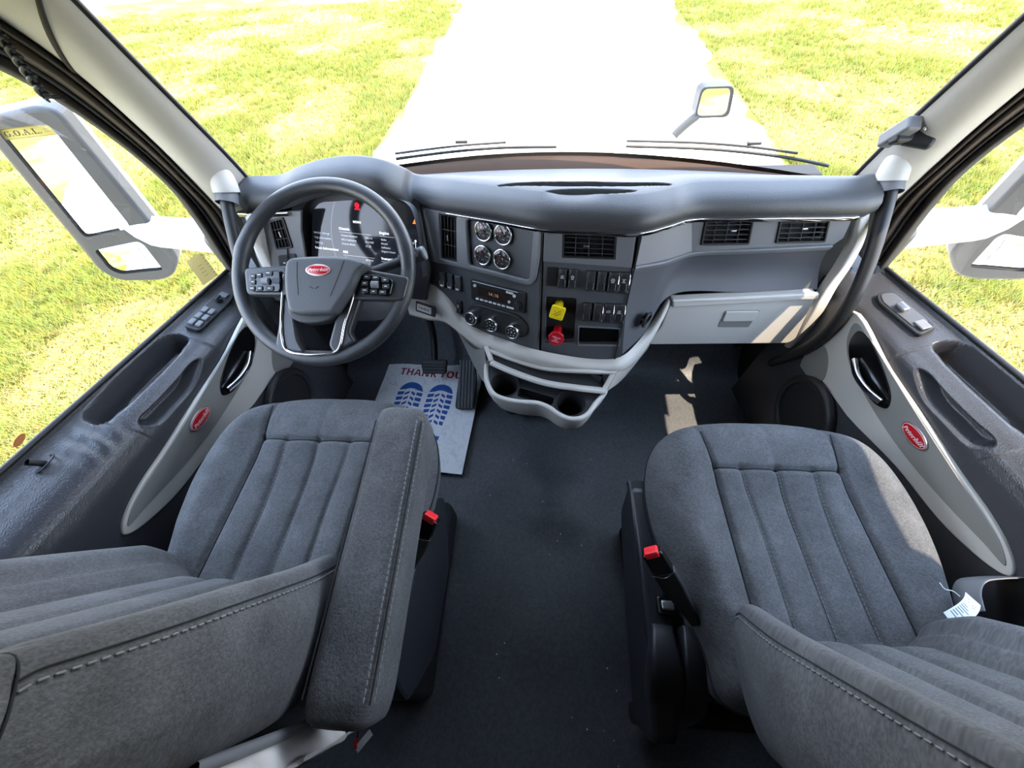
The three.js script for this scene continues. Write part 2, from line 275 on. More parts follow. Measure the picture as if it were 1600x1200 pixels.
// A-pillars with their seals
const PW = [[0.868, 0.83, -1.12], [0.83, 0.98, -1.03], [0.752, 1.3, -0.815], [0.705, 1.5, -0.69], [0.69, 1.56, -0.65]];
const PE = [[0.945, 0.845, -1.015], [0.928, 0.96, -0.972], [0.905, 1.085, -0.918], [0.882, 1.24, -0.832], [0.86, 1.4, -0.68], [0.855, 1.5, -0.55]];
const PG = [[1.0, 0.687, -0.945], [1.0, 0.86, -0.968], [0.982, 0.955, -0.949], [0.966, 1.1, -0.885], [0.95, 1.237, -0.781], [0.938, 1.31, -0.66], [0.93, 1.345, -0.48], [0.925, 1.35, 0.06]];
const mir = (p, s) => [p[0] * s, p[1], p[2]];
for (const s of [-1, 1]) {
  const side = s < 0 ? 'left' : 'right', n = 40;
  const W = spline3(PW, n), E = spline3(PE, n);
  const rows = W.map((w, i) => { const e = E[i], r = []; for (let k = 0; k <= 10; k++) { const t = k / 10, b = Math.sin(Math.PI * t) ** 0.7; r.push(mir([lerp(w[0], e[0], t) - 0.012 * b, lerp(w[1], e[1], t) + 0.004 * b, lerp(w[2], e[2], t) + 0.035 * b], s)); } return r; });
  const t = new THREE.Group(); t.name = 'trim_' + (s < 0 ? 1 : 2); t.userData = { label: `light grey ${side} windshield pillar trim with dark rubber seals`, category: 'trim', kind: 'structure' }; scene.add(t);
  const cut = Math.round(n * 0.54);
  part(t, 'pillar_cover', loft(rows.slice(0, cut + 1)), M.trim);
  part(t, 'upper_pillar_cover', loft(rows.slice(cut).map((r) => r.map((p) => [p[0] - s * 0.004, p[1] + 0.001, p[2] + 0.004]))), M.trim, 'upper section of the pillar cover above a dark joint');
  part(t, 'joint', tube(rows[cut].map((p) => [p[0] - s * 0.001, p[1], p[2] + 0.001]), 0.0045, 30, 8), M.seal);
  const Eb = spline3([[0.955, 0.72, -1.0], ...PE], n), G = spline3(PG.slice(0, 7), n);
  const band = (a, b, bulge) => loft(Eb.map((e, i) => { const g = G[i], r = []; for (let k = 0; k <= 6; k++) { const u = lerp(a, b, k / 6), q = Math.sin(Math.PI * k / 6) * bulge; r.push(mir([lerp(e[0], g[0], u) - q, lerp(e[1], g[1], u), lerp(e[2], g[2], u) + q], s)); } return r; }));
  part(t, 'door_seal', band(0.0, 0.2, 0.012), M.seal, 'black rubber door seal');
  part(t, 'door_frame', band(0.2, 0.5, 0.01), M.sealBrown);
  part(t, 'frame_strip', band(0.5, 0.66, 0.006), M.greyHousing);
  part(t, 'glass_seal', band(0.66, 1.02, 0.014), M.seal);
  part(t, 'windshield_seal', tube(W.map((p) => mir([p[0] + 0.003, p[1], p[2] - 0.004], s)), 0.007, 60, 8), M.black);
  part(t, 'pillar_foot', loft([[mir(PW[0], s), mir([0.915, 0.84, -1.06], s), mir(PE[0], s)], [mir([0.868, 0.45, -1.12], s), mir([0.92, 0.45, -1.06], s), mir([0.955, 0.45, -1.0], s)]]), M.trimMid);
  part(t, 'pillar_core', loft(rows.map((r, i) => [r[0], [r[0][0] + s * 0.03, r[0][1], r[0][2] - 0.03], [r[10][0] + s * 0.045, r[10][1], r[10][2] - 0.04], mir([G[i][0] + 0.006, G[i][1], G[i][2] - 0.006], s), mir(G[i], s)])), M.whitePaint);
}

// ---------------------------------------------------------------- doors
const sillY = (z) => 0.745 + 0.13 * (z + 0.5);
const doorProfile = [[0, 1.0], [-0.012, 0.985], [-0.03, 0.945], [-0.045, 0.915], [-0.065, 0.897], [-0.10, 0.888], [-0.30, 0.875], [-0.8, 0.86]];
function doorX(q) { for (let i = 0; i + 1 < doorProfile.length; i++) { const [a, xa] = doorProfile[i], [b, xb] = doorProfile[i + 1]; if (q >= b) return lerp(xa, xb, (q - a) / (b - a)); } return 0.86; }
const doorXs = (q) => (doorX(Math.min(0, q + 0.008)) + doorX(q) * 2 + doorX(q - 0.008)) / 4;
function inside(poly, x, y) {                     // signed distance, positive inside
  let d = 1e9, c = false;
  for (let i = 0, j = poly.length - 1; i < poly.length; j = i++) {
    const [xi, yi] = poly[i], [xj, yj] = poly[j];
    if ((yi > y) !== (yj > y) && x < ((xj - xi) * (y - yi)) / (yj - yi) + xi) c = !c;
    const t = clamp(((x - xi) * (xj - xi) + (y - yi) * (yj - yi)) / ((xj - xi) ** 2 + (yj - yi) ** 2)); d = Math.min(d, Math.hypot(x - xi - t * (xj - xi), y - yi - t * (yj - yi)));
  }
  return c ? d : -d;
}
const pocketPoly = spline2([[-0.645, -0.026], [-0.63, -0.012], [-0.58, -0.008], [-0.42, -0.010], [-0.36, -0.016], [-0.355, -0.027], [-0.38, -0.031], [-0.6, -0.032]], 40);
const recessPoly = spline2([[-0.587,-0.0621],[-0.5722,-0.0571],[-0.5101,-0.0589],[-0.4391,-0.0588],[-0.383,-0.0577],[-0.3763,-0.0651],[-0.3918,-0.0859],[-0.4499,-0.09],[-0.5185,-0.0887]], 40);
const badgeTex = canvasTex(512, 256, (g, w, h) => {
  g.fillStyle = '#b3121d'; g.fillRect(0, 0, w, h); g.strokeStyle = '#d9c9c9'; g.lineWidth = 10; g.beginPath(); g.ellipse(w / 2, h / 2, w / 2 - 14, h / 2 - 14, 0, 0, 7); g.stroke();
  g.fillStyle = '#ead9d9'; g.font = 'bold italic 96px serif'; g.textAlign = 'center'; g.textBaseline = 'middle'; g.setTransform(1, -0.03, -0.2, 1, 24, 8); g.fillText('Peterbilt', w / 2 + 4, h / 2 + 2);
});
const badgeMat = flat(badgeTex, 0.25);
// oval emblem: a domed plate with lettering and a bright rim; local z outwards
function emblem(parent, name, frame, cx, cy, a, b, turn) {
  const rows = []; for (let i = 0; i <= 6; i++) { const r = 1 - i / 6; rows.push(oval(0, 0, a * r, b * r, 40).map(([x, y]) => [x, y, 0.004 + 0.003 * (1 - r * r)])); }
  const g = loft(rows, true, (p) => [0.5 + p[0] / a / 2, 0.5 + p[1] / b / 2]);
  const place = (k) => frame.put(k.rotateZ(turn).translate(cx, cy, 0));
  const e = part(parent, name, place(g), badgeMat, 'red oval emblem with script lettering');
  part(e, 'rim', place(plate(oval(0, 0, a * 1.07, b * 1.1, 40), 0.005, 0.004, 0.0015)), M.chromeSoft);
}
for (const s of [-1, 1]) {
  const side = s < 0 ? 'left' : 'right', d = new THREE.Group(); d.name = 'door_' + (s < 0 ? 1 : 2); scene.add(d);
  d.userData = { label: s < 0 ? 'driver side door with dark padded sill and light grey lower panel' : 'passenger side door with dark padded sill and light grey lower panel', category: 'door', kind: 'structure' };
  const rows = [], N = 190, K = 110;
  for (let i = 0; i <= N; i++) {
    const z = -0.99 + 1.05 * i / N, row = [];
    for (let j = 0; j <= K; j++) {
      const t = j / K, q = t < 0.7 ? -0.16 * (t / 0.7) : -0.16 - 0.5 * ((t - 0.7) / 0.3);
      let x = doorXs(q), y = sillY(z) + q;
      if (q > -0.05) { const m = sstep(-0.002, 0.005, inside(pocketPoly, z, q)); y -= 0.055 * m; x += 0.01 * m; }
      if (q < -0.035 && q > -0.16) { const m = sstep(-0.004, 0.012, inside(recessPoly, z, q)); x += 0.03 * m; }
      // slight dents in the driver's vinyl
      if (s < 0) { const f = Math.exp(-((z + 0.31) ** 2) / 0.002 - ((q + 0.035) ** 2) / 0.0003); y -= 0.003 * f * Math.sin(z * 190 + q * 120); }
      x += 0.02 * sstep(-0.15, 0.05, z) * sstep(-0.05, -0.15, q);
      row.push([s * x, y, z]);
    }
    rows.push(row);
  }
  part(d, 'padded_panel', loft(rows), M.doorPad);
  part(d, 'door_core', boxAt(s * 0.98 - 0.05, s * 0.98 + 0.05, -0.1, 0.6, -1.2, 0.1), M.dark);
  part(d, 'sill_seal', tube([[s * 0.998, sillY(-0.98) + 0.004, -0.98], [s * 0.998, sillY(0.04) + 0.004, 0.04]], 0.006, 20, 8), M.black);
  const F = new Frame([s * 0.88, 0, 0], [0, 0, s], [0, 1, 0]), D = (pts) => { const o = pts.map(([z, y]) => [s * z, y]); return s < 0 ? o.reverse() : o; };
  part(d, 'lower_panel', F.put(plate(spline2(D([[-0.8178,0.6434],[-0.6153,0.6349],[-0.4816,0.635],[-0.3445,0.6324],[-0.2618,0.634],[-0.2081,0.6285],[-0.1711,0.6161],[-0.1584,0.6027],[-0.1684,0.5866],[-0.259,0.5436],[-0.4128,0.5139],[-0.5319,0.4774],[-0.6352,0.4446],[-0.7248,0.3993],[-0.8066,0.3296],[-0.8662,0.2527],[-0.9138,0.2339],[-0.8883,0.3455],[-0.844,0.4544],[-0.8208,0.5585]]), 120), 0.012, 0.003, 0.003, [], 3)), M.trim);
  part(d, 'panel_insert', F.put(plate(spline2(D([[-0.7808,0.6328],[-0.7123,0.6422],[-0.605,0.6378],[-0.4769,0.6317],[-0.338,0.6279],[-0.2596,0.6288],[-0.2071,0.6232],[-0.1748,0.6074],[-0.2175,0.5967],[-0.319,0.5702],[-0.4613,0.5477],[-0.6053,0.545],[-0.6966,0.5544],[-0.7616,0.589]]), 120), 0.006, 0.005, 0.0015, [], 3)), M.trimMid);
  part(d, 'handle_foot_pad', F.put(plate(spline2(D([[-0.8105,0.3961],[-0.8319,0.4461],[-0.8059,0.5124],[-0.7608,0.5054],[-0.7186,0.4523],[-0.7567,0.4146]]), 40), 0.004, 0.005, 0.0015)), M.trimMid);
  const bowl = part(d, 'handle_bowl', F.put(plate(spline2(D([[-0.7469,0.5918],[-0.7534,0.631],[-0.7123,0.6422],[-0.6179,0.6264],[-0.5522,0.603],[-0.5367,0.5802],[-0.5614,0.5596],[-0.631,0.5533],[-0.7013,0.5627]]), 60), 0.006, 0.0075, 0.002)), M.blackGloss, 'dark recess around the inner door handle');
  const lv = [[-0.6926,0.5816],[-0.6476,0.5743],[-0.598,0.5762],[-0.5526,0.5851]];
  part(bowl, 'release_lever', sweep(spline3(lv.map(([z, y], i) => [s * (0.88 - [0.013, 0.022, 0.022, 0.015][i]), y, z]), 12), [0, 1, 0], 0.016, 0.012, 30), M.chrome, 'chrome door release lever');
  const bc = [-0.4486,0.6016];
  emblem(d, 'emblem', new Frame([s * (0.88 - 0.005), 0, 0], [0, 0, s], [0, 1, 0]), s * bc[0], bc[1], 0.036, 0.0175, s > 0 ? 0.10 : -0.10);
  // speaker in the lower front corner
  const sc = [-0.6676,0.333], F2 = new Frame([s * 0.862, sc[1], sc[0]], [0, 0, s], [0, 1, 0]);
  const sp = part(d, 'speaker_ring', F2.put(new THREE.TorusGeometry(0.115, 0.014, 12, 48)), M.black);
  part(sp, 'speaker_grille', F2.put(plate(oval(0, 0, 0.11, 0.11, 40), 0.01, 0.004, 0.003)), M.blackMatte);
  // window switch panel on the sill
  const su = new THREE.Vector3(0, 0.13, s > 0 ? 1 : 1).normalize().multiplyScalar(s), sv = new THREE.Vector3(s * 0.1, 0.05, 0).normalize();
  sv.addScaledVector(su, -sv.dot(su)).normalize();
  const FS = new Frame([s * 0.95, sillY(-0.7) - 0.0215, -0.7], su.toArray(), sv.toArray());
  if (s > 0) {
    const p = part(d, 'switch_panel', FS.put(plate(soften([[-0.155, -0.012], [-0.145, 0.022], [0.012, 0.024], [0.026, -0.018], [-0.12, -0.024]], 0.012), 0.01, 0.006, 0.002)), M.charcoal);
    part(p, 'panel_frame', FS.put(plate(soften([[-0.145, -0.008], [-0.137, 0.016], [-0.005, 0.018], [0.0, -0.013], [-0.115, -0.018]], 0.01), 0.003, 0.008, 0.001)), M.panelDark);
    part(p, 'window_switch', FS.put(rbox(0.032, 0.016, 0.014, 0.004, -0.072, 0, 0.012)), M.chromeSoft, 'bright window lift switch');
    part(p, 'lock_switch', FS.put(rbox(0.032, 0.02, 0.006, 0.003, 0.0, 0.002, 0.01)), M.grey);
  } else {
    const p = part(d, 'switch_panel', FS.put(plate(soften([[-0.03, -0.02], [-0.03, 0.02], [0.14, 0.022], [0.15, -0.014], [0.12, -0.022]], 0.012), 0.01, 0.006, 0.002)), M.charcoal);
    for (let k = 0; k < 3; k++) for (const r of [-1, 1]) part(p, 'window_switch', FS.put(rbox(0.022, 0.013, 0.008, 0.003, -0.008 + k * 0.028, r * 0.0085, 0.009)), M.grey);
    part(p, 'mirror_knob', FS.put(merge([cyl(0.009, 0.011, 0.014, 20).rotateX(Math.PI / 2).translate(0.1, 0.002, 0.012), rbox(0.02, 0.006, 0.006, 0.002, 0.1, 0.002, 0.02)])), M.black);
    part(p, 'lock_switch', FS.put(rbox(0.02, 0.022, 0.005, 0.002, 0.128, 0.003, 0.008)), M.grey);
    // lock plunger
    const lq = [[-0.2509,-0.0216]][0], lp = [-doorXs(lq[1]), sillY(lq[0]) + lq[1] + 0.002, lq[0]];
    const lk = part(d, 'lock_ring', new THREE.TorusGeometry(0.019, 0.0018, 8, 32).rotateX(Math.PI / 2).rotateZ(0.42).translate(...lp), M.black);
    part(lk, 'lock_plunger', tube([lp, [lp[0] - 0.001, lp[1] + 0.012, lp[2] + 0.004], [lp[0] - 0.003, lp[1] + 0.024, lp[2] + 0.008]], 0.0062, 8, 10), M.black);
  }
  // side window
  const top = spline3(PG.slice(1), 40), gl = [[], []];
  for (let i = 0; i < 40; i++) { const p = top[i]; gl[0].push([s * 1.0, Math.min(sillY(p[2]) + 0.005, p[1]), p[2]]); gl[1].push(mir([p[0] + 0.003, p[1], p[2]], s)); }
  const wdw = struct('window_' + (s < 0 ? 2 : 3), loft(gl), M.glass, `clear ${s < 0 ? 'driver' : 'passenger'} door window glass`, 'window'); wdw.castShadow = false;
}

// ---------------------------------------------------------------- dashboard
const dash = thing('dashboard', 'charcoal dashboard with light grey lower trim and cup holder console', 'dashboard');
const S0 = [0.7902,0.865,-0.933], S1 = [0.388,0.87,-0.9218], S2 = [0.2397,0.885,-0.8392], S3 = [0.0103,0.88,-0.8687], S4 = [-0.3655,0.835,-1.0604];
const FCL = new Frame([-0.3655,0.835,-1.0604],[0.8857,0.1061,0.4519],[0.0514,0.9452,-0.3225]), FCR = new Frame([0.0103,0.88,-0.8687],[0.9916,0.0216,0.1273],[0.019,0.9508,-0.3092]), FPA = new Frame([0.388,0.87,-0.9218],[0.9995,-0.0124,-0.0279],[0.0094,0.9944,-0.1048]), FGB = new Frame([0.3984,0.6399,-0.885],[0.9987,0.0183,-0.0478],[-0.0215,0.9974,-0.0688]), FLV = new Frame([-0.8471,0.86,-0.9817],[0.999,0,-0.0449],[-0.0093,0.9781,-0.2077]), FCLU = new Frame([-0.7236,0.7107,-0.99],[0.9932,-0.0662,0.096],[0.1015,0.8964,-0.4314]);
{
  // padded top: lip line from the left end, up over the instrument hood, along the stack and out to the right end
  const lip = [[-0.846, 0.864, -1.0], [-0.8327,0.865,-1.0105], [-0.7442,0.867,-1.0114], [-0.6714,0.89,-1.0044], [-0.5932,0.905,-1.0147], [-0.4974,0.912,-1.0114], [-0.4265,0.902,-1.0046], [-0.3837,0.868,-1.0274], S4, [lerp(S4[0], S3[0], 0.33), lerp(S4[1], S3[1], 0.33), lerp(S4[2], S3[2], 0.33)], [lerp(S4[0], S3[0], 0.67), lerp(S4[1], S3[1], 0.67), lerp(S4[2], S3[2], 0.67)], S3, [lerp(S3[0], S2[0], 0.5), 0.884, lerp(S3[2], S2[2], 0.5) + 0.004], S2, [0.3219,0.878,-0.8801], S1, [0.5787,0.868,-0.9268], S0, [0.815, 0.864, -0.94], [0.838, 0.863, -0.95]];
  const L = spline3(lip, 340), slots = [spline2([[-0.1078,0.925,-0.9812],[-0.021,0.925,-0.9831],[0.1906,0.925,-0.9705],[0.3255,0.925,-0.9464],[0.257,0.925,-0.9361],[0.1709,0.925,-0.9343],[0.0283,0.925,-0.9469],[-0.0453,0.925,-0.964]].map((p) => [p[0], p[2]]), 48), spline2([[0.0154,0.925,-0.9205],[0.1228,0.925,-0.9218],[0.2324,0.925,-0.9047],[0.1978,0.925,-0.8967],[0.1212,0.925,-0.899],[0.0437,0.925,-0.9088]].map((p) => [p[0], p[2]]), 40)], cols = [];
  for (const p of L) {
    const fx = p[0], fz = Math.min(glassBase(fx)[2] + 0.025 + 0.125 * Math.max(0, 1 - (fx / 0.86) ** 2), p[2] - 0.06);
    const prof = [[0, -0.012, 0.004], [0, 0, 0.012], [0, 0.012, 0.018], [0, 0.028, 0.016], [0, 0.042, 0.004], [0, 0.052, -0.018], [0, 0.058, -0.05]].map(([, dy, dz]) => [p[0], p[1] + dy, p[2] + dz]);
    const c0 = prof[prof.length - 1], end = [fx, 0.868, fz];
    for (let k = 1; k <= 90; k++) { const t = k / 90, e = t * t * (3 - 2 * t); prof.push([lerp(c0[0], end[0], t), lerp(c0[1] + 0.006 * Math.sin(Math.PI * t), end[1], e), lerp(c0[2], end[2], t)]); }
    prof.push([end[0], 0.80, end[2] - 0.015]);
    for (const q of prof) if (q[1] > 0.88 && Math.abs(q[0]) < 0.45) slots.forEach((sl, i) => { q[1] -= (i ? 0.012 : 0.026) * sstep(-0.001, 0.006, inside(sl, q[0], q[2])); });
    cols.push(prof);
  }
  part(dash, 'padded_top', loft(cols), M.pad, 'charcoal padded top with two narrow slots');
  const cs = L.slice(143).map((p) => [p[0], p[1] - 0.008, p[2] + 0.010]).filter((p) => p[0] > -0.362 && p[0] < 0.80);
  part(dash, 'chrome_strip', sweep(cs, [0, 1, 0.1], 0.011, 0.006, cs.length, false), M.chrome, 'chrome strip under the padded top');
  part(dash, 'chrome_strip', sweep([[-0.87, 0.853, -0.985], [-0.79, 0.853, -0.983], [-0.715, 0.857, -0.98]], [0, 1, 0.1], 0.012, 0.006, 20), M.chrome);
  // bulk of the dashboard behind the panels
  const bk = (x0, x1, y0, y1, z0, z1) => boxAt(x0, x1, y0, y1, z0, z1, 0.02);
  part(dash, 'inner_body', merge([bk(-0.82, 0.8, 0.62, 0.82, -1.28, -1.09), bk(-0.02, 0.24, 0.5, 0.84, -1.1, -0.90), bk(0.2, 0.8, 0.5, 0.83, -1.2, -0.98), bk(-0.9, -0.8, 0.5, 0.835, -1.12, -1.0), bk(0.8, 0.84, 0.5, 0.835, -1.12, -0.99)]), M.dark);
}
// air vents: four corners on a panel, blades across and along, a thumb slider
function vent(F, c, across, along, knob, name = 'air_vent') {
  const at = (u, v) => [0, 1].map((k) => lerp(lerp(c[0][k], c[1][k], u), lerp(c[3][k], c[2][k], u), v));
  const out = soften(c, 0.007), mx = at(0.5, 0.5), hw = Math.hypot(c[1][0] - c[0][0], c[1][1] - c[0][1]) / 2, hh = Math.hypot(c[3][0] - c[0][0], c[3][1] - c[0][1]) / 2, iu = 0.0048 / hw / 2, iv = 0.0048 / hh / 2, inn = soften([at(iu, iv), at(1 - iu, iv), at(1 - iu, 1 - iv), at(iu, 1 - iv)], 0.004);
  const v = part(dash, name, F.put(plate(out, 0.012, 0.004, 0.0008, [inn])), M.black);
  part(v, 'vent_duct', F.put(plate(out, 0.004, -0.03, 0.0005)), M.blackMatte);
  const bar = (a, b, w, z, d) => { const L = Math.hypot(b[0] - a[0], b[1] - a[1]); return F.put(box(L, w, d, 0, 0, 0, 0.0004).rotateZ(Math.atan2(b[1] - a[1], b[0] - a[0])).translate((a[0] + b[0]) / 2, (a[1] + b[1]) / 2, z)); };
  for (let i = 1; i <= across; i++) part(v, 'slat', bar(at(0.05, i / (across + 1)), at(0.95, i / (across + 1)), 0.0014, -0.003, 0.008), M.slat);
  for (let i = 1; i <= along; i++) part(v, 'slat', bar(at(i / (along + 1), 0.05), at(i / (along + 1), 0.95), 0.0014, -0.004, 0.008), M.slat);
  const k = at(...knob); part(v, 'slider', F.put(rbox(along > across ? 0.004 : 0.014, along > across ? 0.016 : 0.005, 0.006, 0.0015, k[0], k[1], 0.003)), M.chromeSoft, 'bright thumb slider');
}
// a rocker switch with tapered cap and chrome edge bars
const iconTex = canvasTex(512, 128, (g, w, h) => {
  g.fillStyle = '#15171a'; g.fillRect(0, 0, w, h); g.strokeStyle = g.fillStyle = '#e6e6e6'; g.lineWidth = 7; g.lineCap = 'round';
  const cell = (i, f) => { g.save(); g.translate(i * 128 + 64, 64); f(); g.restore(); };
  cell(0, () => { g.beginPath(); g.arc(0, 0, 34, 0.5, 5.8); g.stroke(); g.beginPath(); g.arc(0, 0, 14, 0, 7); g.fill(); g.beginPath(); g.moveTo(-44, 40); g.lineTo(-30, 22); g.moveTo(44, 40); g.lineTo(30, 22); g.stroke(); });
  cell(1, () => { g.beginPath(); g.arc(0, -8, 32, 0, 7); g.stroke(); g.fillRect(-24, -14, 48, 8); g.fillRect(-30, 36, 60, 8); });
  cell(2, () => { g.beginPath(); g.arc(16, 0, 26, -1.57, 1.57); g.lineTo(8, 26); g.lineTo(8, -26); g.closePath(); g.stroke(); for (const y of [-18, 0, 18]) { g.beginPath(); g.moveTo(-4, y); g.lineTo(-40, y + 8); g.stroke(); } });
  cell(3, () => { g.fillRect(-40, -36, 80, 8); g.fillRect(-40, 28, 80, 8); g.fillRect(-5, -30, 10, 60); g.beginPath(); g.arc(0, 0, 16, 0, 7); g.stroke(); });
});
function iconPlane(i, w, h) { const g = new THREE.PlaneGeometry(w, h), uv = g.attributes.uv; for (let k = 0; k < uv.count; k++) uv.setX(k, (uv.getX(k) + i) / 4); return g; }
function rocker(F, x, y, w, h, icon, guard, lamp) {
  const s = part(dash, 'rocker_switch', F.put(plate(rect(x, y, w, h, 0.002), 0.012, 0.004, 0.001)), M.black);
  part(s, 'switch_cap', F.put(loft([[-0.5, 0.008], [-0.42, 0.012], [0.05, 0.007], [0.42, 0.0105], [0.5, 0.006]].map(([t, z]) => [-0.44, -0.40, 0, 0.40, 0.44].map((a, i) => [x + a * w, y + t * h, i % 4 === 0 ? z - 0.005 : z])))), lamp ? M.panelDark : M.charcoal);
  if (icon !== null) part(s, 'symbol', F.put(iconPlane(icon, w * 0.62, w * 0.62).rotateX(-0.12).translate(x, y + h * 0.12, 0.0115)), flat(iconTex, 0.5));
  for (const k of [-1, 1]) part(s, 'edge_bar', F.put(box(0.0016, h * 0.34, 0.003, x + k * w * 0.34, y - h * 0.22, 0.0115, 0.0006)), M.chromeSoft);
  if (lamp) part(s, 'lower_mark', F.put(box(w * 0.5, h * 0.12, 0.0015, x, y - h * 0.33, 0.0125, 0.0005)), M.white);
  if (guard) part(s, 'switch_guard', F.put(tube([[x + w * 0.52, y - h * 0.62, 0.002], [x + w * 0.53, y - h * 0.3, 0.02], [x + w * 0.53, y + h * 0.2, 0.019], [x + w * 0.52, y + h * 0.46, 0.004]], 0.0013, 16, 6)), M.chrome, 'chrome guard bar');
}
// ---- instrument and radio panel left of the centre joint
{
  const ventQ = [[0.0855,-0.1412],[0.1479,-0.1416],[0.156,-0.0116],[0.0931,-0.0125]];
  const gq = soften([[0.1923,-0.1411],[0.3988,-0.145],[0.4024,-0.013],[0.1906,-0.0148]], 0.012);
  part(dash, 'radio_panel', FCL.put(plate([[0.002,-0.0033],[0.4244,-0.0015],[0.427,-0.0755],[0.4357,-0.3667],[0.3197,-0.3715],[0.2042,-0.364],[0.1372,-0.3286],[0.0869,-0.284],[0.035,-0.2558],[-0.0082,-0.243],[0.0139,-0.1478]], 0.015, 0, 0.001, [ventQ, gq])), M.panelDark);
  part(dash, 'gauge_panel', FCL.put(plate(soften([[0.0046,-0.003],[0.4228,-0.0032],[0.4251,-0.0759],[0.4184,-0.1391],[0.4019,-0.1608],[0.1567,-0.1555],[0.0418,-0.159],[0.0326,-0.0901]], 0.012), 0.010, 0.009, 0.004, [ventQ, gq], 3)), M.panel);
  part(dash, 'gauge_plate', FCL.put(plate(gq, 0.004, -0.006, 0.0005)), M.panelDark);
  vent(FCL, ventQ, 2, 4, [0.42, 0.5]);
  const dial = () => canvasTex(256, 256, (g) => {
    g.fillStyle = '#1b1d20'; g.fillRect(0, 0, 256, 256); g.strokeStyle = g.fillStyle = '#c9c4c0'; g.lineWidth = 5;
    for (let i = 0; i <= 8; i++) { const a = 2.4 + i * 0.58; g.beginPath(); g.moveTo(128 + 84 * Math.cos(a), 128 + 84 * Math.sin(a)); g.lineTo(128 + 104 * Math.cos(a), 128 + 104 * Math.sin(a)); g.stroke(); }
    g.font = '26px sans-serif'; g.textAlign = 'center'; g.textBaseline = 'middle'; ['0', '60', '100', '150'].forEach((t, i) => { const a = 2.7 + i * 1.25; g.fillText(t, 128 + 62 * Math.cos(a), 128 + 62 * Math.sin(a)); }); g.fillText('PSI', 128, 190);
  });
  const gm = flat(dial(), 0.35);
  [[754, 360], [785, 365.8], [752.9, 398], [783, 404.5]].forEach((_, i) => {
    const c = [[0.2421,-0.0397],[0.3072,-0.0402],[0.2377,-0.1068],[0.304,-0.1068]][i], r = 0.0262, g = part(dash, 'gauge', FCL.put(new THREE.TorusGeometry(r, 0.003, 12, 48).translate(c[0], c[1], 0.001)), M.chrome, 'round gauge in a chrome bezel');
    part(g, 'gauge_face', FCL.put(new THREE.CircleGeometry(r, 40).translate(c[0], c[1], -0.001)), gm);
    const a = i % 2 ? 2.9 : 2.3; part(g, 'needle', FCL.put(box(0.017, 0.002, 0.001, 0.007, 0, 0, 0.0004).rotateZ(a).translate(c[0], c[1], 0.0015)), M.red);
    part(g, 'gauge_glass', FCL.put(new THREE.SphereGeometry(0.08, 32, 6, 0, Math.PI * 2, 0, 0.33).rotateX(Math.PI / 2).translate(c[0], c[1], 0.0035 - 0.0757)), M.glass);
    part(g, 'needle_hub', FCL.put(disc(0.0045, 0.003, c[0], c[1], 0.0015)), M.black);
  });
  for (const p of [[0.085,-0.2093],[0.1155,-0.2092],[0.1469,-0.2088]]) rocker(FCL, p[0], p[1], 0.024, 0.05, null, false, true);
  const sw = [0.1454,-0.2877]; rocker(FCL, sw[0], sw[1], 0.022, 0.044, 1, false, false);
  // radio
  const rq = [[0.1885,-0.2488],[0.3968,-0.245],[0.3962,-0.1844],[0.1902,-0.1854]], rc = [0, 1].map((k) => (rq[0][k] + rq[1][k] + rq[2][k] + rq[3][k]) / 4), rw = 0.192, rh = 0.064;
  const RT = new THREE.Matrix4().makeTranslation(rc[0], rc[1], 0), put = (g) => FCL.put(g.applyMatrix4(RT));
  const radio = part(dash, 'radio', put(plate(rect(0, 0, rw, rh, 0.004), 0.02, 0.008, 0.002)), M.black, 'black radio with a small dark display');
  const rt = canvasTex(512, 128, (g) => { g.fillStyle = '#120d0c'; g.fillRect(0, 0, 512, 128); g.fillStyle = '#c98f78'; g.font = '54px monospace'; g.textAlign = 'center'; g.fillText('14:16', 256, 84); });
  part(radio, 'radio_display', put(new THREE.PlaneGeometry(0.115, 0.028).translate(-0.012, 0.002, 0.0085)), flat(rt, 0.2, { emissive: 0xffffff, emissiveMap: rt, emissiveIntensity: 0.25 }));
  for (let i = 0; i < 7; i++) part(radio, 'preset_button', put(box(0.0115, 0.0055, 0.003, -0.07 + i * 0.0158, -0.0235, 0.0095, 0.001)), M.white);
  part(radio, 'long_button', put(box(0.026, 0.0055, 0.003, 0.048, -0.0235, 0.0095, 0.001)), M.white);
  part(radio, 'top_bar', put(box(0.16, 0.0022, 0.002, -0.008, 0.0285, 0.0085, 0.0005)), M.chromeSoft);
  for (const [x, y, r] of [[-0.079, 0.017, 0.0048], [0.061, 0.016, 0.0048], [0.044, -0.006, 0.0042]]) part(radio, 'round_button', put(disc(r, 0.004, x, y, 0.009)), M.white);
  part(radio, 'eject_button', put(box(0.024, 0.006, 0.003, 0.045, 0.022, 0.0095, 0.001)), M.white);
  part(radio, 'tuning_knob', put(merge([disc(0.0125, 0.008, 0.073, -0.009, 0.012, 24), disc(0.0095, 0.012, 0.073, -0.009, 0.014, 16)])), M.charcoal);
  // climate controls
  const pod = part(dash, 'climate_panel', FCL.put(plate(spline2([[0.1762,-0.2933],[0.1977,-0.267],[0.2252,-0.2592],[0.3037,-0.2586],[0.3716,-0.2618],[0.3991,-0.2836],[0.3987,-0.3137],[0.3635,-0.333],[0.2755,-0.3385],[0.192,-0.3416],[0.1746,-0.3232]], 60), 0.014, 0.008, 0.004, [], 3)), M.black, 'black pod with three chrome ringed knobs');
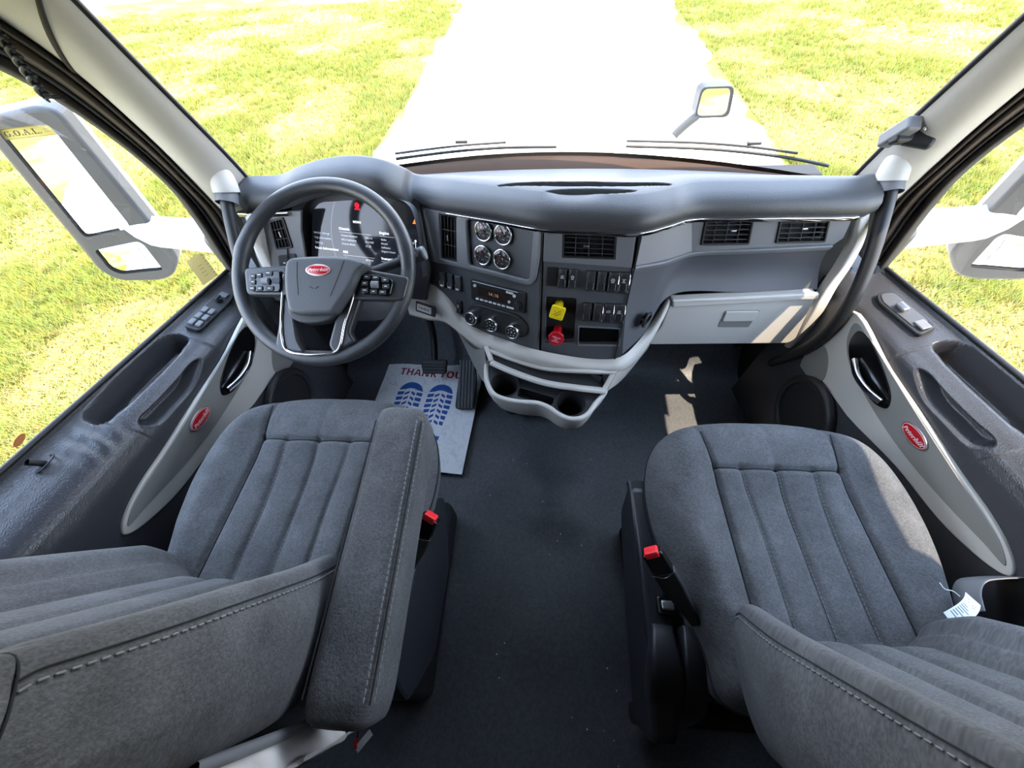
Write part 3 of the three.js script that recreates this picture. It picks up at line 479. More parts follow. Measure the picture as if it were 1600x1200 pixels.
  const dialT = [0, 1, 2].map((k) => canvasTex(128, 128, (g) => { g.fillStyle = '#141618'; g.fillRect(0, 0, 128, 128); g.strokeStyle = g.fillStyle = '#d8d8d8'; g.lineWidth = 6; if (!k) { g.beginPath(); g.arc(64, 64, 40, -1.4, 1.2); g.stroke(); } for (let i = 0; i < (k ? 7 : 3); i++) { const a = i * 0.9; g.beginPath(); g.arc(64 + 40 * Math.cos(a), 64 + 40 * Math.sin(a), k ? 7 : 3, 0, 7); g.fill(); } g.beginPath(); g.arc(64, 64, 10, 0, 7); g.fill(); }));
  [[0.203,-0.3065],[0.2792,-0.3082],[0.3566,-0.3096]].forEach((c, i) => {
    const kn = part(pod, 'knob_ring', FCL.put(new THREE.LatheGeometry([[0.0245, 0], [0.0245, 0.006], [0.022, 0.018], [0.0195, 0.0195], [0.0185, 0.018]].map((p) => new THREE.Vector2(...p)), 40).rotateX(Math.PI / 2).translate(c[0], c[1], 0.006)), M.chrome);
    void kn; part(pod, 'knob_face', FCL.put(new THREE.CircleGeometry(0.0188, 32).translate(c[0], c[1], 0.0242)), flat(dialT[i], 0.4));
  });
}
// ---- switch panel right of the centre joint
{
  const ventQ = [[0.0537,-0.0767],[0.1898,-0.0744],[0.1841,-0.0153],[0.0507,-0.0132]], brake = soften([[0.0226,-0.3387],[0.1073,-0.3245],[0.1024,-0.1863],[0.0163,-0.1871]], 0.008), cub = soften([[0.122,-0.3296],[0.2358,-0.3199],[0.2313,-0.2692],[0.1182,-0.2735]], 0.003);
  part(dash, 'switch_panel', FCR.put(plate([[0.0044,-0.0074],[0.2296,-0.0067],[0.2506,-0.3657],[0.1778,-0.3854],[0.0104,-0.3765]], 0.015, 0, 0.001, [ventQ, brake, cub])), M.panelDark);
  part(dash, 'upper_switch_panel', FCR.put(plate(soften([[0.0052,-0.0074],[0.2283,-0.0075],[0.2324,-0.0932],[0.0048,-0.0894]], 0.003), 0.006, 0.005, 0.002, [ventQ])), M.panel);
  vent(FCR, ventQ, 4, 3, [0.45, 0.5]);
  part(dash, 'panel_joint', FCR.put(box(0.003, 0.36, 0.01, 0, -0.18, 0, 0.001)), M.black); part(dash, 'panel_joint', FCR.put(box(0.004, 0.37, 0.012, 0, 0, 0, 0.001).rotateZ(-0.025).translate(0.2375, -0.185, 0)), M.black);
  const blank = [0.0309,-0.1294]; part(dash, 'switch_blank', FCR.put(plate(rect(blank[0], blank[1], 0.028, 0.052, 0.002), 0.008, 0.002, 0.001)), M.black);
  [[0.0595,-0.1311],[0.0862,-0.1312]].forEach((p, i) => rocker(FCR, p[0], p[1], 0.0235, 0.052, i, false, false));
  [[0.1346,-0.1338],[0.1625,-0.1332],[0.1912,-0.1331],[0.2187,-0.1323]].forEach((p, i) => rocker(FCR, p[0], p[1], 0.026, 0.054, i < 2 ? null : i === 2 ? 1 : 3, i > 1, false));
  [[0.1345,-0.2232],[0.1635,-0.2216],[0.1922,-0.2205],[0.2215,-0.2194]].forEach((p, i) => rocker(FCR, p[0], p[1], 0.026, 0.054, i < 2 ? null : i === 2 ? 2 : 0, i > 0, false));
  // park brake valves in their recess
  const back = part(dash, 'brake_recess', FCR.put(plate(brake, 0.004, -0.022, 0.0005)), M.blackMatte);
  part(back, 'recess_wall', FCR.put(loft([0, -0.022].map((z) => [...brake, brake[0]].map((p) => [p[0], p[1], z])))), M.grey);
  const yT = canvasTex(256, 256, (g) => { g.fillStyle = '#f0d41c'; g.fillRect(0, 0, 256, 256); g.strokeStyle = '#d8bd10'; g.lineWidth = 10; g.strokeRect(18, 18, 220, 220); g.fillStyle = '#3a3410'; g.font = 'bold 36px sans-serif'; g.textAlign = 'center'; g.translate(128, 128); g.rotate(-0.5); g.fillText('P', -20, -40); g.fillText('PARKING', 0, 6); g.fillText('BRAKE', 0, 48); });
  const rT = canvasTex(256, 256, (g) => { g.fillStyle = '#b41426'; g.fillRect(0, 0, 256, 256); g.fillStyle = '#f0c8cc'; g.font = 'bold 34px sans-serif'; g.textAlign = 'center'; g.translate(128, 128); g.rotate(0.25); g.fillText('TRAILER', 0, -14); g.fillText('AIR', 0, 24); g.fillText('SUPPLY', 0, 60); });
  const knob = (name, label, stem, cap, n, r, turn, m, tex) => {
    const s = FCR.at(cap[0], cap[1], -0.022); void stem; const c = FCR.at(cap[0], cap[1], 0.035), k = part(dash, name, tube([s, [lerp(s[0], c[0], 0.5), lerp(s[1], c[1], 0.5), lerp(s[2], c[2], 0.5)], c], 0.0125, 10, 16), m, label);
    const dir = V(c).sub(V(s)).normalize(), X = new THREE.Vector3(1, 0, 0).addScaledVector(dir, -dir.x).normalize(), F = new Frame(c, X.toArray(), dir.clone().cross(X).toArray());
    const pts = n === 4 ? soften([[-1, -1], [1, -1], [1, 1], [-1, 1]].map(([x, y]) => { const a = turn; return [r * (x * Math.cos(a) - y * Math.sin(a)), r * (x * Math.sin(a) + y * Math.cos(a))]; }), 0.006) : Array.from({ length: 8 }, (_, i) => { const a = (i + 0.5) * Math.PI / 4 + turn; return [r * Math.cos(a), r * Math.sin(a)]; });
    part(k, 'knob_cap', F.put(plate(pts, 0.009, 0.006, 0.0025, [], 3)), m);
    const fg = new THREE.ShapeGeometry(shape(pts.map((p) => [p[0] * 0.84, p[1] * 0.84]))), uv = fg.attributes.uv, po = fg.attributes.position; for (let i = 0; i < uv.count; i++) uv.setXY(i, 0.5 + po.getX(i) / r / 2, 0.5 + po.getY(i) / r / 2);
    part(k, 'knob_print', F.put(fg.translate(0, 0, 0.0063)), flat(tex, 0.45));
  };
  knob('parking_brake_knob', 'yellow square pull knob with printed lettering', 0, [0.0546,-0.2164], 4, 0.0195, -0.25, M.yellow, yT);
  knob('trailer_brake_knob', 'red octagonal pull knob with printed lettering', 0, [0.0563,-0.2964], 8, 0.0235, 0.1, M.red, rT);
  const cb = part(dash, 'cubby', FCR.put(plate(cub, 0.004, -0.018, 0.0005)), M.blackGloss); part(cb, 'cubby_frame', FCR.put(plate(soften([[0.1197,-0.3353],[0.2403,-0.3249],[0.2341,-0.2649],[0.115,-0.2687]], 0.003), 0.004, 0.003, 0.001, [cub])), M.grey);
}
// ---- passenger side
{
  const v1 = [[0.0507,-0.0794],[0.1783,-0.0792],[0.1614,-0.0115],[0.0392,-0.0121]], v2 = [[0.2462,-0.0772],[0.3748,-0.0754],[0.35,-0.0088],[0.2258,-0.0084]];
  part(dash, 'vent_panel', FPA.put(plate([[0.0027,-0.0033],[0.4029,-0.0032],[0.409,-0.0277],[0.4165,-0.0653],[0.4053,-0.0794],[0.3985,-0.0902],[0.0467,-0.1003],[0.0328,-0.1002]], 0.015, 0, 0.001, [v1, v2])), M.panel);
  vent(FPA, v1, 4, 3, [0.62, 0.58]); vent(FPA, v2, 4, 3, [0.52, 0.58]);
  const crL = [[0.2422,0.8796,-0.8371],[0.2457,0.7985,-0.8101]], paL = [[0.3365,0.8534,-0.9186],[0.3907,0.8667,-0.9215],[0.372,0.756,-0.9094],[0.4216,0.7699,-0.9123]];
  part(dash, 'corner_panel', loft([[crL[0], [lerp(crL[0][0], paL[1][0], 0.5), lerp(crL[0][1], paL[1][1], 0.5), lerp(crL[0][2], paL[1][2], 0.5) + 0.006], paL[1]], [crL[1], [lerp(crL[1][0], paL[3][0], 0.5), lerp(crL[1][1], paL[3][1], 0.5), lerp(crL[1][2], paL[3][2], 0.5) + 0.008], paL[3]]].map((r) => spline3(r, 16))), M.panel);
  const crease = [crL[1], [lerp(crL[1][0], paL[3][0], 0.5), lerp(crL[1][1], paL[3][1], 0.5), lerp(crL[1][2], paL[3][2], 0.5) + 0.008], paL[3], ...[[0.5884,0.775,-0.9177],[0.7823,0.7809,-0.924]]];
  part(dash, 'panel_ledge', sweep(crease.map((p) => [p[0], p[1] - 0.004, p[2] + 0.004]), [0, 1, 0.4], 0.016, 0.008, 60), M.panel);
  const cz = crease.map((p) => [p[0], p[1] - 0.008, p[2] + 0.002]), bot = [...[[0.2536,0.5507,-0.7278]], [0.3243,0.5658,-0.8], [0.3922,0.64,-0.882], [0.6088,0.642,-0.9], [0.8287,0.6392,-0.915]];
  const A = spline3(cz, 40), B = spline3(bot, 40), rows = []; for (let k = 0; k <= 14; k++) { const t = k / 14; rows.push(A.map((a, i) => { const b = B[i]; return [lerp(a[0], b[0], t), lerp(a[1], b[1], t), lerp(a[2], b[2], t) - 0.018 * Math.sin(Math.PI * t)]; })); }
  part(dash, 'lower_passenger_panel', loft(rows), M.panelDark);
  // power socket in the side of the stack
  const so = [0.3071,0.6295,-0.8], FS = new Frame(so, new THREE.Vector3(0.6, 0, -0.75).normalize().toArray(), [0, 1, 0]);
  const soc = part(dash, 'power_socket', FS.put(new THREE.TorusGeometry(0.021, 0.004, 10, 32).translate(0, 0, 0.012)), M.black); part(soc, 'socket_cap', FS.put(disc(0.019, 0.01, 0, 0, 0.006)), M.blackGloss);
  // glove box
  const gb = part(dash, 'glove_box_door', FGB.put(plate(soften([[0.0006,-0.0094],[0.4189,-0.0045],[0.4301,-0.0664],[0.4522,-0.1929],[0.4356,-0.2096],[-0.022,-0.1913],[-0.0296,-0.1761],[-0.0041,-0.1073]], 0.01), 0.03, 0.012, 0.005, [], 4)), M.trim, 'light grey glove box lid');
  part(gb, 'lid_ledge', FGB.put(plate(soften([[0.0006,-0.0024],[0.4183,0],[0.4242,-0.0208],[0.0076,-0.0289]], 0.004), 0.014, 0.022, 0.005, [], 3)), M.trim);
  part(gb, 'latch_frame', FGB.put(plate(soften([[0.1758,-0.1223],[0.2741,-0.1276],[0.2798,-0.0583],[0.1732,-0.055]], 0.006), 0.004, 0.014, 0.0015)), M.trimMid);
  part(gb, 'latch', FGB.put(plate(soften([[0.1804,-0.096],[0.2758,-0.0986],[0.275,-0.0605],[0.178,-0.0577]], 0.004), 0.006, 0.018, 0.002)), M.trim);
  // light grey end trim
  const et = [[[0.817,0.8562,-0.945]], [[0.8479,0.7908,-0.94]], [[0.8585,0.7176,-0.93]], [[0.8582,0.6446,-0.92]], [[0.8592,0.5779,-0.905]], [[0.8695,0.4763,-0.9]], [[0.9145,0.3466,-0.93]]];
  part(dash, 'end_trim', sweep(et.map((p) => p[0]), [1, 0.2, -0.3], (t) => lerp(0.026, 0.05, t), 0.03, 50), M.trim);
}
// ---- left vent panel and instrument screen
{
  const lv = soften([[0.0428,-0.1082],[0.0971,-0.1041],[0.1087,-0.0145],[0.0623,-0.0235]], 0.004);
  part(dash, 'side_vent_panel', FLV.put(plate([[-0.0028,-0.0052],[0.166,-0.0007],[0.1429,-0.0538],[0.1099,-0.1834],[0.043,-0.2847],[-0.0493,-0.2818],[-0.0312,-0.126]], 0.012, 0, 0.001, [lv])), M.panel);
  vent(FLV, [[0.0428,-0.1082],[0.0971,-0.1041],[0.1087,-0.0145],[0.0623,-0.0235]], 2, 4, [0.5, 0.5]);
  const lq = [[0.0179,-0.1957],[0.0825,-0.1934],[0.0971,-0.1222],[0.0403,-0.1263]]; const hc = part(dash, 'light_switch_panel', FLV.put(plate(soften(lq, 0.005), 0.006, 0.004, 0.001)), M.charcoal);
  const lt = canvasTex(256, 256, (g) => { g.fillStyle = '#25272b'; g.fillRect(0, 0, 256, 256); g.fillStyle = g.strokeStyle = '#d5d9dd'; g.lineWidth = 8; g.fillRect(60, 60, 40, 22); g.fillRect(130, 50, 60, 18); g.beginPath(); g.arc(128, 150, 34, 0, 7); g.stroke(); });
  const lc = [0, 1].map((k) => (lq[0][k] + lq[1][k] + lq[2][k] + lq[3][k]) / 4); part(hc, 'light_symbols', FLV.put(new THREE.PlaneGeometry(0.045, 0.045).translate(lc[0], lc[1], 0.0045)), flat(lt, 0.5));
  part(dash, 'end_trim', sweep([[-0.8105,0.8584,-0.96],[-0.8447,0.7663,-0.96],[-0.8668,0.6597,-0.96],[-0.888,0.526,-0.96]], [1, 0, 0], 0.035, 0.03, 30), M.trim);
  // screen
  const tex = canvasTex(1024, 512, (g, w, h) => {
    g.fillStyle = '#14161c'; g.fillRect(0, 0, w, h);
    g.strokeStyle = '#8a8f99'; g.lineWidth = 3; g.beginPath(); g.moveTo(300, 20); g.quadraticCurveTo(170, 260, 240, h); g.stroke();
    g.fillStyle = '#b9c6da'; g.font = '20px sans-serif'; g.fillText('Vehicle Settings', 60, 300); g.fillText('Trip Information', 60, 338); g.fillText('Settings', 60, 376); g.fillStyle = '#ffffff'; g.font = 'bold 24px sans-serif'; g.fillText('Truck Information', 50, 420);
    g.fillText('MENU', 420, 190); g.font = 'bold 26px sans-serif'; g.fillText('Chassis', 290, 252); g.fillText('Engine', 640, 252); g.fillText('ABS', 300, 430); g.fillText('Transmission', 640, 450);
    g.strokeStyle = '#d0d0d6'; g.lineWidth = 2; for (const [x, y] of [[290, 268], [640, 268], [300, 446], [640, 464]]) { g.beginPath(); g.moveTo(x, y); g.lineTo(x + 280, y); g.stroke(); }
    g.font = '20px sans-serif'; g.fillStyle = '#d6d8de'; [['Chassis Number', '708216'], ['VECU Software', '2131587'], ['Chassis Miles', '31.20']].forEach(([a, b], i) => { g.fillText(a, 300, 300 + i * 32); g.fillText(b, 510, 300 + i * 32); });
    [['Make', 'PACCAR'], ['Model', 'MX'], ['Software', '2184'], ['Engine Hours', '12.4']].forEach(([a, b], i) => { g.fillText(a, 650, 300 + i * 30); g.fillText(b, 870, 300 + i * 30); }); g.fillText('Make', 310, 474); g.fillText('BENDIX', 500, 474); g.fillText('Make', 660, 492);
    g.fillStyle = '#ff2030'; g.beginPath(); g.arc(470, 60, 20, 0, 7); g.fill(); g.fillRect(448, 82, 46, 10); g.fillStyle = '#e88a40'; g.beginPath(); g.moveTo(930, 150); g.lineTo(950, 112); g.lineTo(970, 150); g.fill();
    g.fillStyle = '#ffffff'; g.fillRect(948, 280, 4, 110); g.beginPath(); g.arc(950, 276, 9, 0, 7); g.fill();
  });
  const q = [[-0.0019,-0.0101],[0.3727,-0.007],[0.3511,0.1769],[0.3324,0.1853],[0.1769,0.178],[0.0555,0.1602],[0.0265,0.1332]], xs = q.map((p) => p[0]), y = q.map((p) => p[1]), x0 = Math.min(...xs), x1 = Math.max(...xs), y0 = Math.min(...y), y1 = Math.max(...y);
  const g = new THREE.ShapeGeometry(shape(soften(q, 0.012))), uv = g.attributes.uv, po = g.attributes.position; for (let i = 0; i < uv.count; i++) uv.setXY(i, (po.getX(i) - x0) / (x1 - x0), (po.getY(i) - y0) / (y1 - y0));
  const cl = part(dash, 'instrument_surround', FCLU.put(plate([[-0.077,-0.1117],[0.3721,-0.1014],[0.3894,0.0027],[0.361,0.1845],[0.2953,0.2052],[0.0603,0.1879],[-0.0156,0.1469]], 0.02, -0.004, 0.002)), M.black, 'black surround of the instrument screen');
  part(cl, 'instrument_screen', FCLU.put(g), flat(tex, 0.07, { emissive: 0xffffff, emissiveMap: tex, emissiveIntensity: 0.22 }), 'wide dark instrument screen with a menu page');
  const hood = [[-0.7908,0.6355,-0.9576],[-0.7745,0.7092,-0.9926],[-0.7379,0.8033,-1.0362],[-0.6983,0.8469,-1.0549],[-0.6273,0.8663,-1.0598],[-0.4971,0.8725,-1.0545],[-0.4112,0.8662,-1.0459],[-0.3608,0.846,-1.0328],[-0.3465,0.7873,-1.0032],[-0.3474,0.6693,-0.9457]];
  part(cl, 'hood_wall', loft([spline3(hood, 50), spline3(hood.map((p) => [p[0], p[1] + 0.025, p[2] + 0.045]), 50)]), M.panelDark);
}
// ---- light grey band that sweeps round the stack
{
  const inner = [[-0.4376,0.6133,-0.965], ...[[-0.3802,0.6184,-0.9882],[-0.3331,0.6123,-0.9598],[-0.2895,0.5891,-0.927],[-0.2522,0.5531,-0.8929],[-0.1975,0.5282,-0.8533],[-0.0988,0.5318,-0.7999],[0.0053,0.5447,-0.747]], ...[[0.1784,0.526,-0.7298],[0.2476,0.5415,-0.7255]], [0.3053,0.5444,-0.78], [0.3521,0.5723,-0.84], [0.3905,0.6349,-0.885]];
  const outer = [[-0.4441,0.5138,-0.93], [-0.3819,0.4994,-0.92], [-0.322,0.5103,-0.9], [-0.2748,0.5012,-0.87], [-0.2218,0.4526,-0.83], [-0.1725,0.4746,-0.8], [-0.0987,0.4944,-0.765], [0.0242,0.495,-0.722], [0.179,0.5042,-0.7], [0.2449,0.4995,-0.7], [0.3169,0.4893,-0.76], [0.3759,0.5632,-0.83], [0.4104,0.6155,-0.89]];
  const A = spline3(inner, 120), B = spline3(outer, 120);
  const rows = []; for (let k = 0; k <= 12; k++) { const t = k / 12, b = Math.sin(Math.PI * Math.pow(t, 0.8)); rows.push(A.map((a, i) => [lerp(a[0], B[i][0], t), lerp(a[1], B[i][1], t) + 0.004 * b, lerp(a[2], B[i][2], t) + 0.014 * b])); }
  rows.push(B.map((p) => [p[0], p[1] - 0.008, p[2] - 0.03]));
  part(dash, 'lower_trim', loft(rows), M.trim, 'light grey trim band sweeping round the centre stack');
  const st = canvasTex(256, 128, (g) => { g.fillStyle = '#1a1a1c'; g.fillRect(0, 0, 256, 128); g.fillStyle = '#b9b9b6'; g.fillRect(14, 16, 200, 92); g.fillStyle = '#7d1525'; g.fillRect(30, 4, 130, 10); g.fillStyle = '#2a2a2c'; g.font = 'bold italic 60px sans-serif'; g.fillText('TANIC', 22, 84); });
  const o = [-0.3673,0.5571,-0.925], F = new Frame([o[0], o[1], o[2] + 0.006], [0.93, -0.05, 0.36], new THREE.Vector3(0.15, 0.93, -0.33).addScaledVector(new THREE.Vector3(0.93, -0.05, 0.36), -0.15 * 0.93 + 0.33 * 0.36 + 0.05 * 0.93).normalize().toArray());
  part(dash, 'knee_label', F.put(plate(rect(0, 0, 0.074, 0.036, 0.002), 0.006, 0.016, 0.001)), M.black); part(dash, 'knee_label_print', F.put(new THREE.PlaneGeometry(0.07, 0.032).translate(0, 0, 0.0165)), flat(st, 0.5), 'small dark decal with pale lettering');
  // knee side panels under the band
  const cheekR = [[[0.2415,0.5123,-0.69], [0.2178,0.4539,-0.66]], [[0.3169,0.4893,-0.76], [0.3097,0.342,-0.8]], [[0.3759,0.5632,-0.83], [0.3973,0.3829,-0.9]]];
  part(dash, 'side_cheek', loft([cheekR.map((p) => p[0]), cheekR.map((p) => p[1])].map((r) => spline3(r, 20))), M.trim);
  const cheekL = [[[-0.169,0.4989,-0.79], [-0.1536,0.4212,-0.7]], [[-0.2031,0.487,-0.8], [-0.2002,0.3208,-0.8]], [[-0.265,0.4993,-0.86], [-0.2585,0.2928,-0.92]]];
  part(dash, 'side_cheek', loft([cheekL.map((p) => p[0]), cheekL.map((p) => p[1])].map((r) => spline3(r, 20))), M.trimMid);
  part(dash, 'stack_core', merge([boxAt(-0.13, 0.22, 0.05, 0.5, -1.1, -0.80, 0.03), boxAt(-0.1, 0.2, 0.42, 0.5, -0.95, -0.82, 0.02)]), M.dark);
}
// ---- storage slot and cup holders
{
  const c = new THREE.Group(); c.name = 'cup_holder_console'; dash.add(c);
  const topE = [[-0.1627,0.499,-0.79], [-0.078,0.4904,-0.758], [0.0242,0.4943,-0.72], [0.1594,0.5069,-0.7], [0.24,0.5057,-0.7]], lowE = [[-0.1425,0.4952,-0.745], [-0.0758,0.4887,-0.715], [0.0245,0.484,-0.678], [0.1207,0.4876,-0.658], [0.2093,0.4708,-0.66]];
  const dn = (p, a, b, cc) => [p[0] + a, p[1] + b, p[2] + cc];
  // slot: floor, back and the light front lip
  part(c, 'slot_floor', loft([spline3(lowE.map((p) => dn(p, 0, -0.004, -0.004)), 30), spline3(lowE.map((p) => dn(p, 0, -0.01, -0.13)), 30)]), M.blackMatte);
  part(c, 'slot_back', loft([spline3(lowE.map((p) => dn(p, 0, -0.02, -0.12)), 30), spline3(topE.map((p) => dn(p, 0, 0.02, -0.08)), 30)]), M.blackMatte);
  part(c, 'slot_lip', sweep(lowE.map((p) => dn(p, 0, -0.006, 0.004)), [0, 0.6, 1], 0.03, 0.014, 50), M.trim);
  part(c, 'slot_frame', sweep(topE.map((p) => dn(p, 0, 0.0, 0.004)), [0, 1, 0.2], 0.012, 0.012, 50), M.trim);
  for (const [a, b] of [[topE[0], lowE[0]], [topE[4], lowE[4]]]) part(c, 'slot_side', sweep([dn(a, 0, 0.0, -0.006), dn(b, 0, -0.012, -0.004)], [1, 0, 0.3], 0.016, 0.026, 12), M.trim);
  const sk = [-0.1164,0.482,-0.8]; part(c, 'power_socket', new THREE.TorusGeometry(0.013, 0.0035, 10, 24).translate(sk[0], sk[1], sk[2] + 0.02), M.black);
  const us = [0.1874,0.472,-0.7]; part(c, 'usb_panel', box(0.035, 0.02, 0.006, 0, 0, 0, 0.002).rotateX(-0.6).rotateY(-0.5).translate(us[0], us[1], us[2]), M.black);
  // cup tray
  const Y = 0.452, outl = spline2([[-0.1571,0.452,-0.7721],[-0.161,0.452,-0.7212],[-0.1506,0.452,-0.6754],[-0.1295,0.452,-0.6415],[-0.0924,0.452,-0.6233],[-0.0428,0.452,-0.6151],[0.0061,0.452,-0.6116],[0.0409,0.452,-0.5964],[0.0672,0.452,-0.5747],[0.0969,0.452,-0.5601],[0.1287,0.452,-0.5609],[0.154,0.452,-0.5769],[0.1794,0.452,-0.6135],[0.2129,0.452,-0.666],[0.1252,0.452,-0.6788],[0.0254,0.452,-0.6966],[-0.0787,0.452,-0.7412]].map((p) => [p[0], -p[2]]), 120);
  const hl = [-0.098,0.452,-0.6815], hr = [0.1048,0.452,-0.6163], well = soften([[-0.0508,0.452,-0.6701],[0.0568,0.452,-0.6339],[0.0486,0.452,-0.6058],[-0.0575,0.452,-0.6384]].map((p) => [p[0], -p[2]]), 0.008);
  const hole = (p, r) => oval(p[0], -p[2], r, r, 36);
  const lay = (g) => g.rotateX(-Math.PI / 2).translate(0, Y, 0);
  part(c, 'tray_top', lay(plate(outl.map((p) => p), 0.012, 0, 0.001, [hole(hl, 0.043), hole(hr, 0.043), well])), M.charcoal);
  const rim3 = outl.map((p) => [p[0], Y + 0.004, -p[1]]);
  part(c, 'tray_rim', tube(rim3, 0.0075, 200, 10, true), M.trim);
  const grow = (k) => outl.map((p) => { const cx = 0.06, cy = 0.645; return [cx + (p[0] - cx) * k, cy + (p[1] - cy) * k]; });
  const skirt = [[1.03, 0.006], [1.045, -0.006], [1.035, -0.016], [1.03, -0.02], [1.02, -0.024], [0.99, -0.045], [0.93, -0.07], [0.8, -0.085]].map(([k, dy]) => grow(k).map((p) => [p[0], Y + dy, -p[1]]));
  part(c, 'tray_skirt', loft(skirt, true), M.trim);
  for (const h of [hl, hr]) part(c, 'cup_well', new THREE.LatheGeometry([[0.0465, 0.003], [0.043, 0.001], [0.0415, -0.002], [0.038, -0.075], [0, -0.076]].map((p) => new THREE.Vector2(...p)), 36).translate(h[0], Y, h[2]), M.blackMatte);
  part(c, 'coin_well', loft([0.001, -0.035].map((dy) => [...well, well[0]].map((p) => [p[0], Y + dy, -p[1]]))), M.black);
  part(c, 'coin_well_floor', lay(plate(well, 0.003, -0.034, 0.0005)), M.blackMatte);
}

// ---------------------------------------------------------------- steering wheel and column
const FW = new Frame([-0.52,0.855,-0.72],[1,0,0],[0,0.5736,-0.8192]);
{
  const sw = thing('steering_wheel', 'dark four spoke steering wheel with red oval emblem and thumb buttons', 'steering wheel');
  const R = 0.2115, put = (g) => FW.put(g);
  // rim with a slightly oval grip and thumb swellings
  const rim = []; for (let i = 0; i < 120; i++) { const a = (i / 120) * Math.PI * 2, swell = 1 + 0.12 * Math.exp(-((Math.sin(a) - 0.25) ** 2) / 0.01) + 0.04 * Math.sin(a) ** 2, ring = []; for (let k = 0; k < 20; k++) { const b = (k / 20) * Math.PI * 2, r = 0.0172 * swell; ring.push([(R + r * Math.cos(b)) * Math.cos(a), (R + r * Math.cos(b)) * Math.sin(a), 0.92 * r * Math.sin(b)]); } rim.push(ring); }
  rim.push(rim[0]);
  part(sw, 'rim', put(loft(rim, true)), M.wheel);
  // centre pad
  const pad = [[-0.0665,0.0059],[-0.0576,0.0178],[-0.0298,0.0222],[0.0624,0.0231],[0.1051,0.017],[0.1266,0.0051],[0.109,-0.0185],[0.0975,-0.0436],[0.0653,-0.0924],[0.0535,-0.1072],[0.02,-0.1118],[-0.0323,-0.112],[-0.0542,-0.1047],[-0.0626,-0.0808],[-0.0685,-0.036]];
  part(sw, 'centre_pad', put(plate(spline2(pad, 90), 0.05, 0.045, 0.012, [], 6)), M.wheelPad, 'padded airbag cover');
  part(sw, 'pad_lower', put(plate(spline2([[-0.0685,-0.0882],[0.0387,-0.0909],[0.0515,-0.103],[0.0363,-0.1212],[-0.0073,-0.1306],[-0.0389,-0.1277],[-0.0647,-0.1126]], 50), 0.03, 0.026, 0.006, [], 4)), M.charcoal);
  part(sw, 'pad_crease', put(merge([tube([[-0.0356,0.0087],[-0.0346,-0.0286],[-0.0304,-0.0688]].map((p) => [...p, 0.0445]), 0.0016, 20, 6), tube([[0.0764,0.0112],[0.065,-0.0214],[0.0464,-0.0702]].map((p) => [...p, 0.0445]), 0.0016, 20, 6)])), M.wheel);
  const ec = [0.0166,-0.0111]; emblem(sw, 'emblem', new Frame(FW.at(0, 0, 0.0425), [1, 0, 0], [0, 0.573576, -0.819152]), ec[0], ec[1], 0.0285, 0.0125, -0.02);
  part(sw, 'wing_mark', put(merge([box(0.010, 0.002, 0.001, 0, 0, 0, 0.0004).rotateZ(-0.5).translate(-0.007, 0, 0), box(0.010, 0.002, 0.001, 0, 0, 0, 0.0004).rotateZ(0.5).translate(0.007, 0, 0)]).translate(...[0.0076,-0.051], 0.0456)), M.black);
  // spokes
  const L = [[-0.1866,0.004],[-0.0776,0.0097],[-0.0692,-0.0638],[-0.1781,-0.0624]], Rr = [[0.1017,0.0029],[0.222,-0.0185],[0.2081,-0.0754],[0.0663,-0.0727]];
  part(sw, 'spoke', put(plate(soften(L, 0.014), 0.022, 0.02, 0.006, [], 3)), M.wheel);
  part(sw, 'spoke', put(plate(soften(Rr, 0.014), 0.022, 0.02, 0.006, [], 3)), M.wheel);
  part(sw, 'spoke', put(plate(soften([[-0.0933,-0.0272],[-0.059,-0.1045],[-0.0477,-0.166],[-0.0308,-0.1996],[-0.1079,-0.1943],[-0.0971,-0.1201]], 0.01), 0.024, 0.016, 0.007, [], 3)), M.wheel);
  part(sw, 'spoke', put(plate(soften([[0.0881,-0.0274],[0.1048,-0.0671],[0.0786,-0.1496],[0.0948,-0.1708],[0.0421,-0.2018],[0.0258,-0.1806],[0.0487,-0.0887]], 0.01), 0.024, 0.016, 0.007, [], 3)), M.wheel);
  part(sw, 'spoke_trim', put(tube([[-0.085,-0.0117],[-0.0879,-0.0761],[-0.0874,-0.1525],[-0.0752,-0.192],[-0.0369,-0.2022],[0.0102,-0.2017],[0.0507,-0.1937],[0.0677,-0.1286],[0.0877,-0.0606],[0.0926,-0.0076]].map((p) => [...p, 0.018]), 0.003, 80, 8)), M.chrome, 'thin bright trim line along the lower spokes');
  part(sw, 'lower_bridge', put(plate(soften([[-0.0919,-0.1911],[0.0514,-0.1926],[0.0487,-0.2109],[-0.0753,-0.2094]], 0.004), 0.016, 0.01, 0.004)), M.wheel);
  // thumb button pods
  const bt = canvasTex(512, 256, (g) => { g.fillStyle = '#1c1e22'; g.fillRect(0, 0, 512, 256); g.fillStyle = g.strokeStyle = '#cfd6de'; g.lineWidth = 5; g.font = '34px sans-serif'; g.textAlign = 'center'; [['+', 80, 60], ['RES', 220, 60], ['SET', 80, 140], ['CNCL', 110, 220], ['MENU', 240, 220]].forEach(([t, x, y]) => g.fillText(t, x, y)); });
  const podL = part(sw, 'button_pod', put(plate(soften([[-0.1681,-0.0147],[-0.0891,-0.0027],[-0.0861,-0.0558],[-0.1605,-0.0558]], 0.010), 0.014, 0.026, 0.003, [], 3)), M.blackGloss, 'left thumb button pod');
  const lq = [[-0.1552,-0.0193],[-0.1394,-0.0163],[-0.1548,-0.033],[-0.156,-0.0482],[-0.1369,-0.0482],[-0.1173,-0.0118],[-0.1131,-0.0482],[-0.0978,-0.03]]; lq.forEach((p, i) => part(podL, 'button', put(plate(rect(p[0], p[1], i > 4 ? 0.02 : 0.013, 0.012, 0.003), 0.004, 0.0285, 0.001)), M.charcoal));
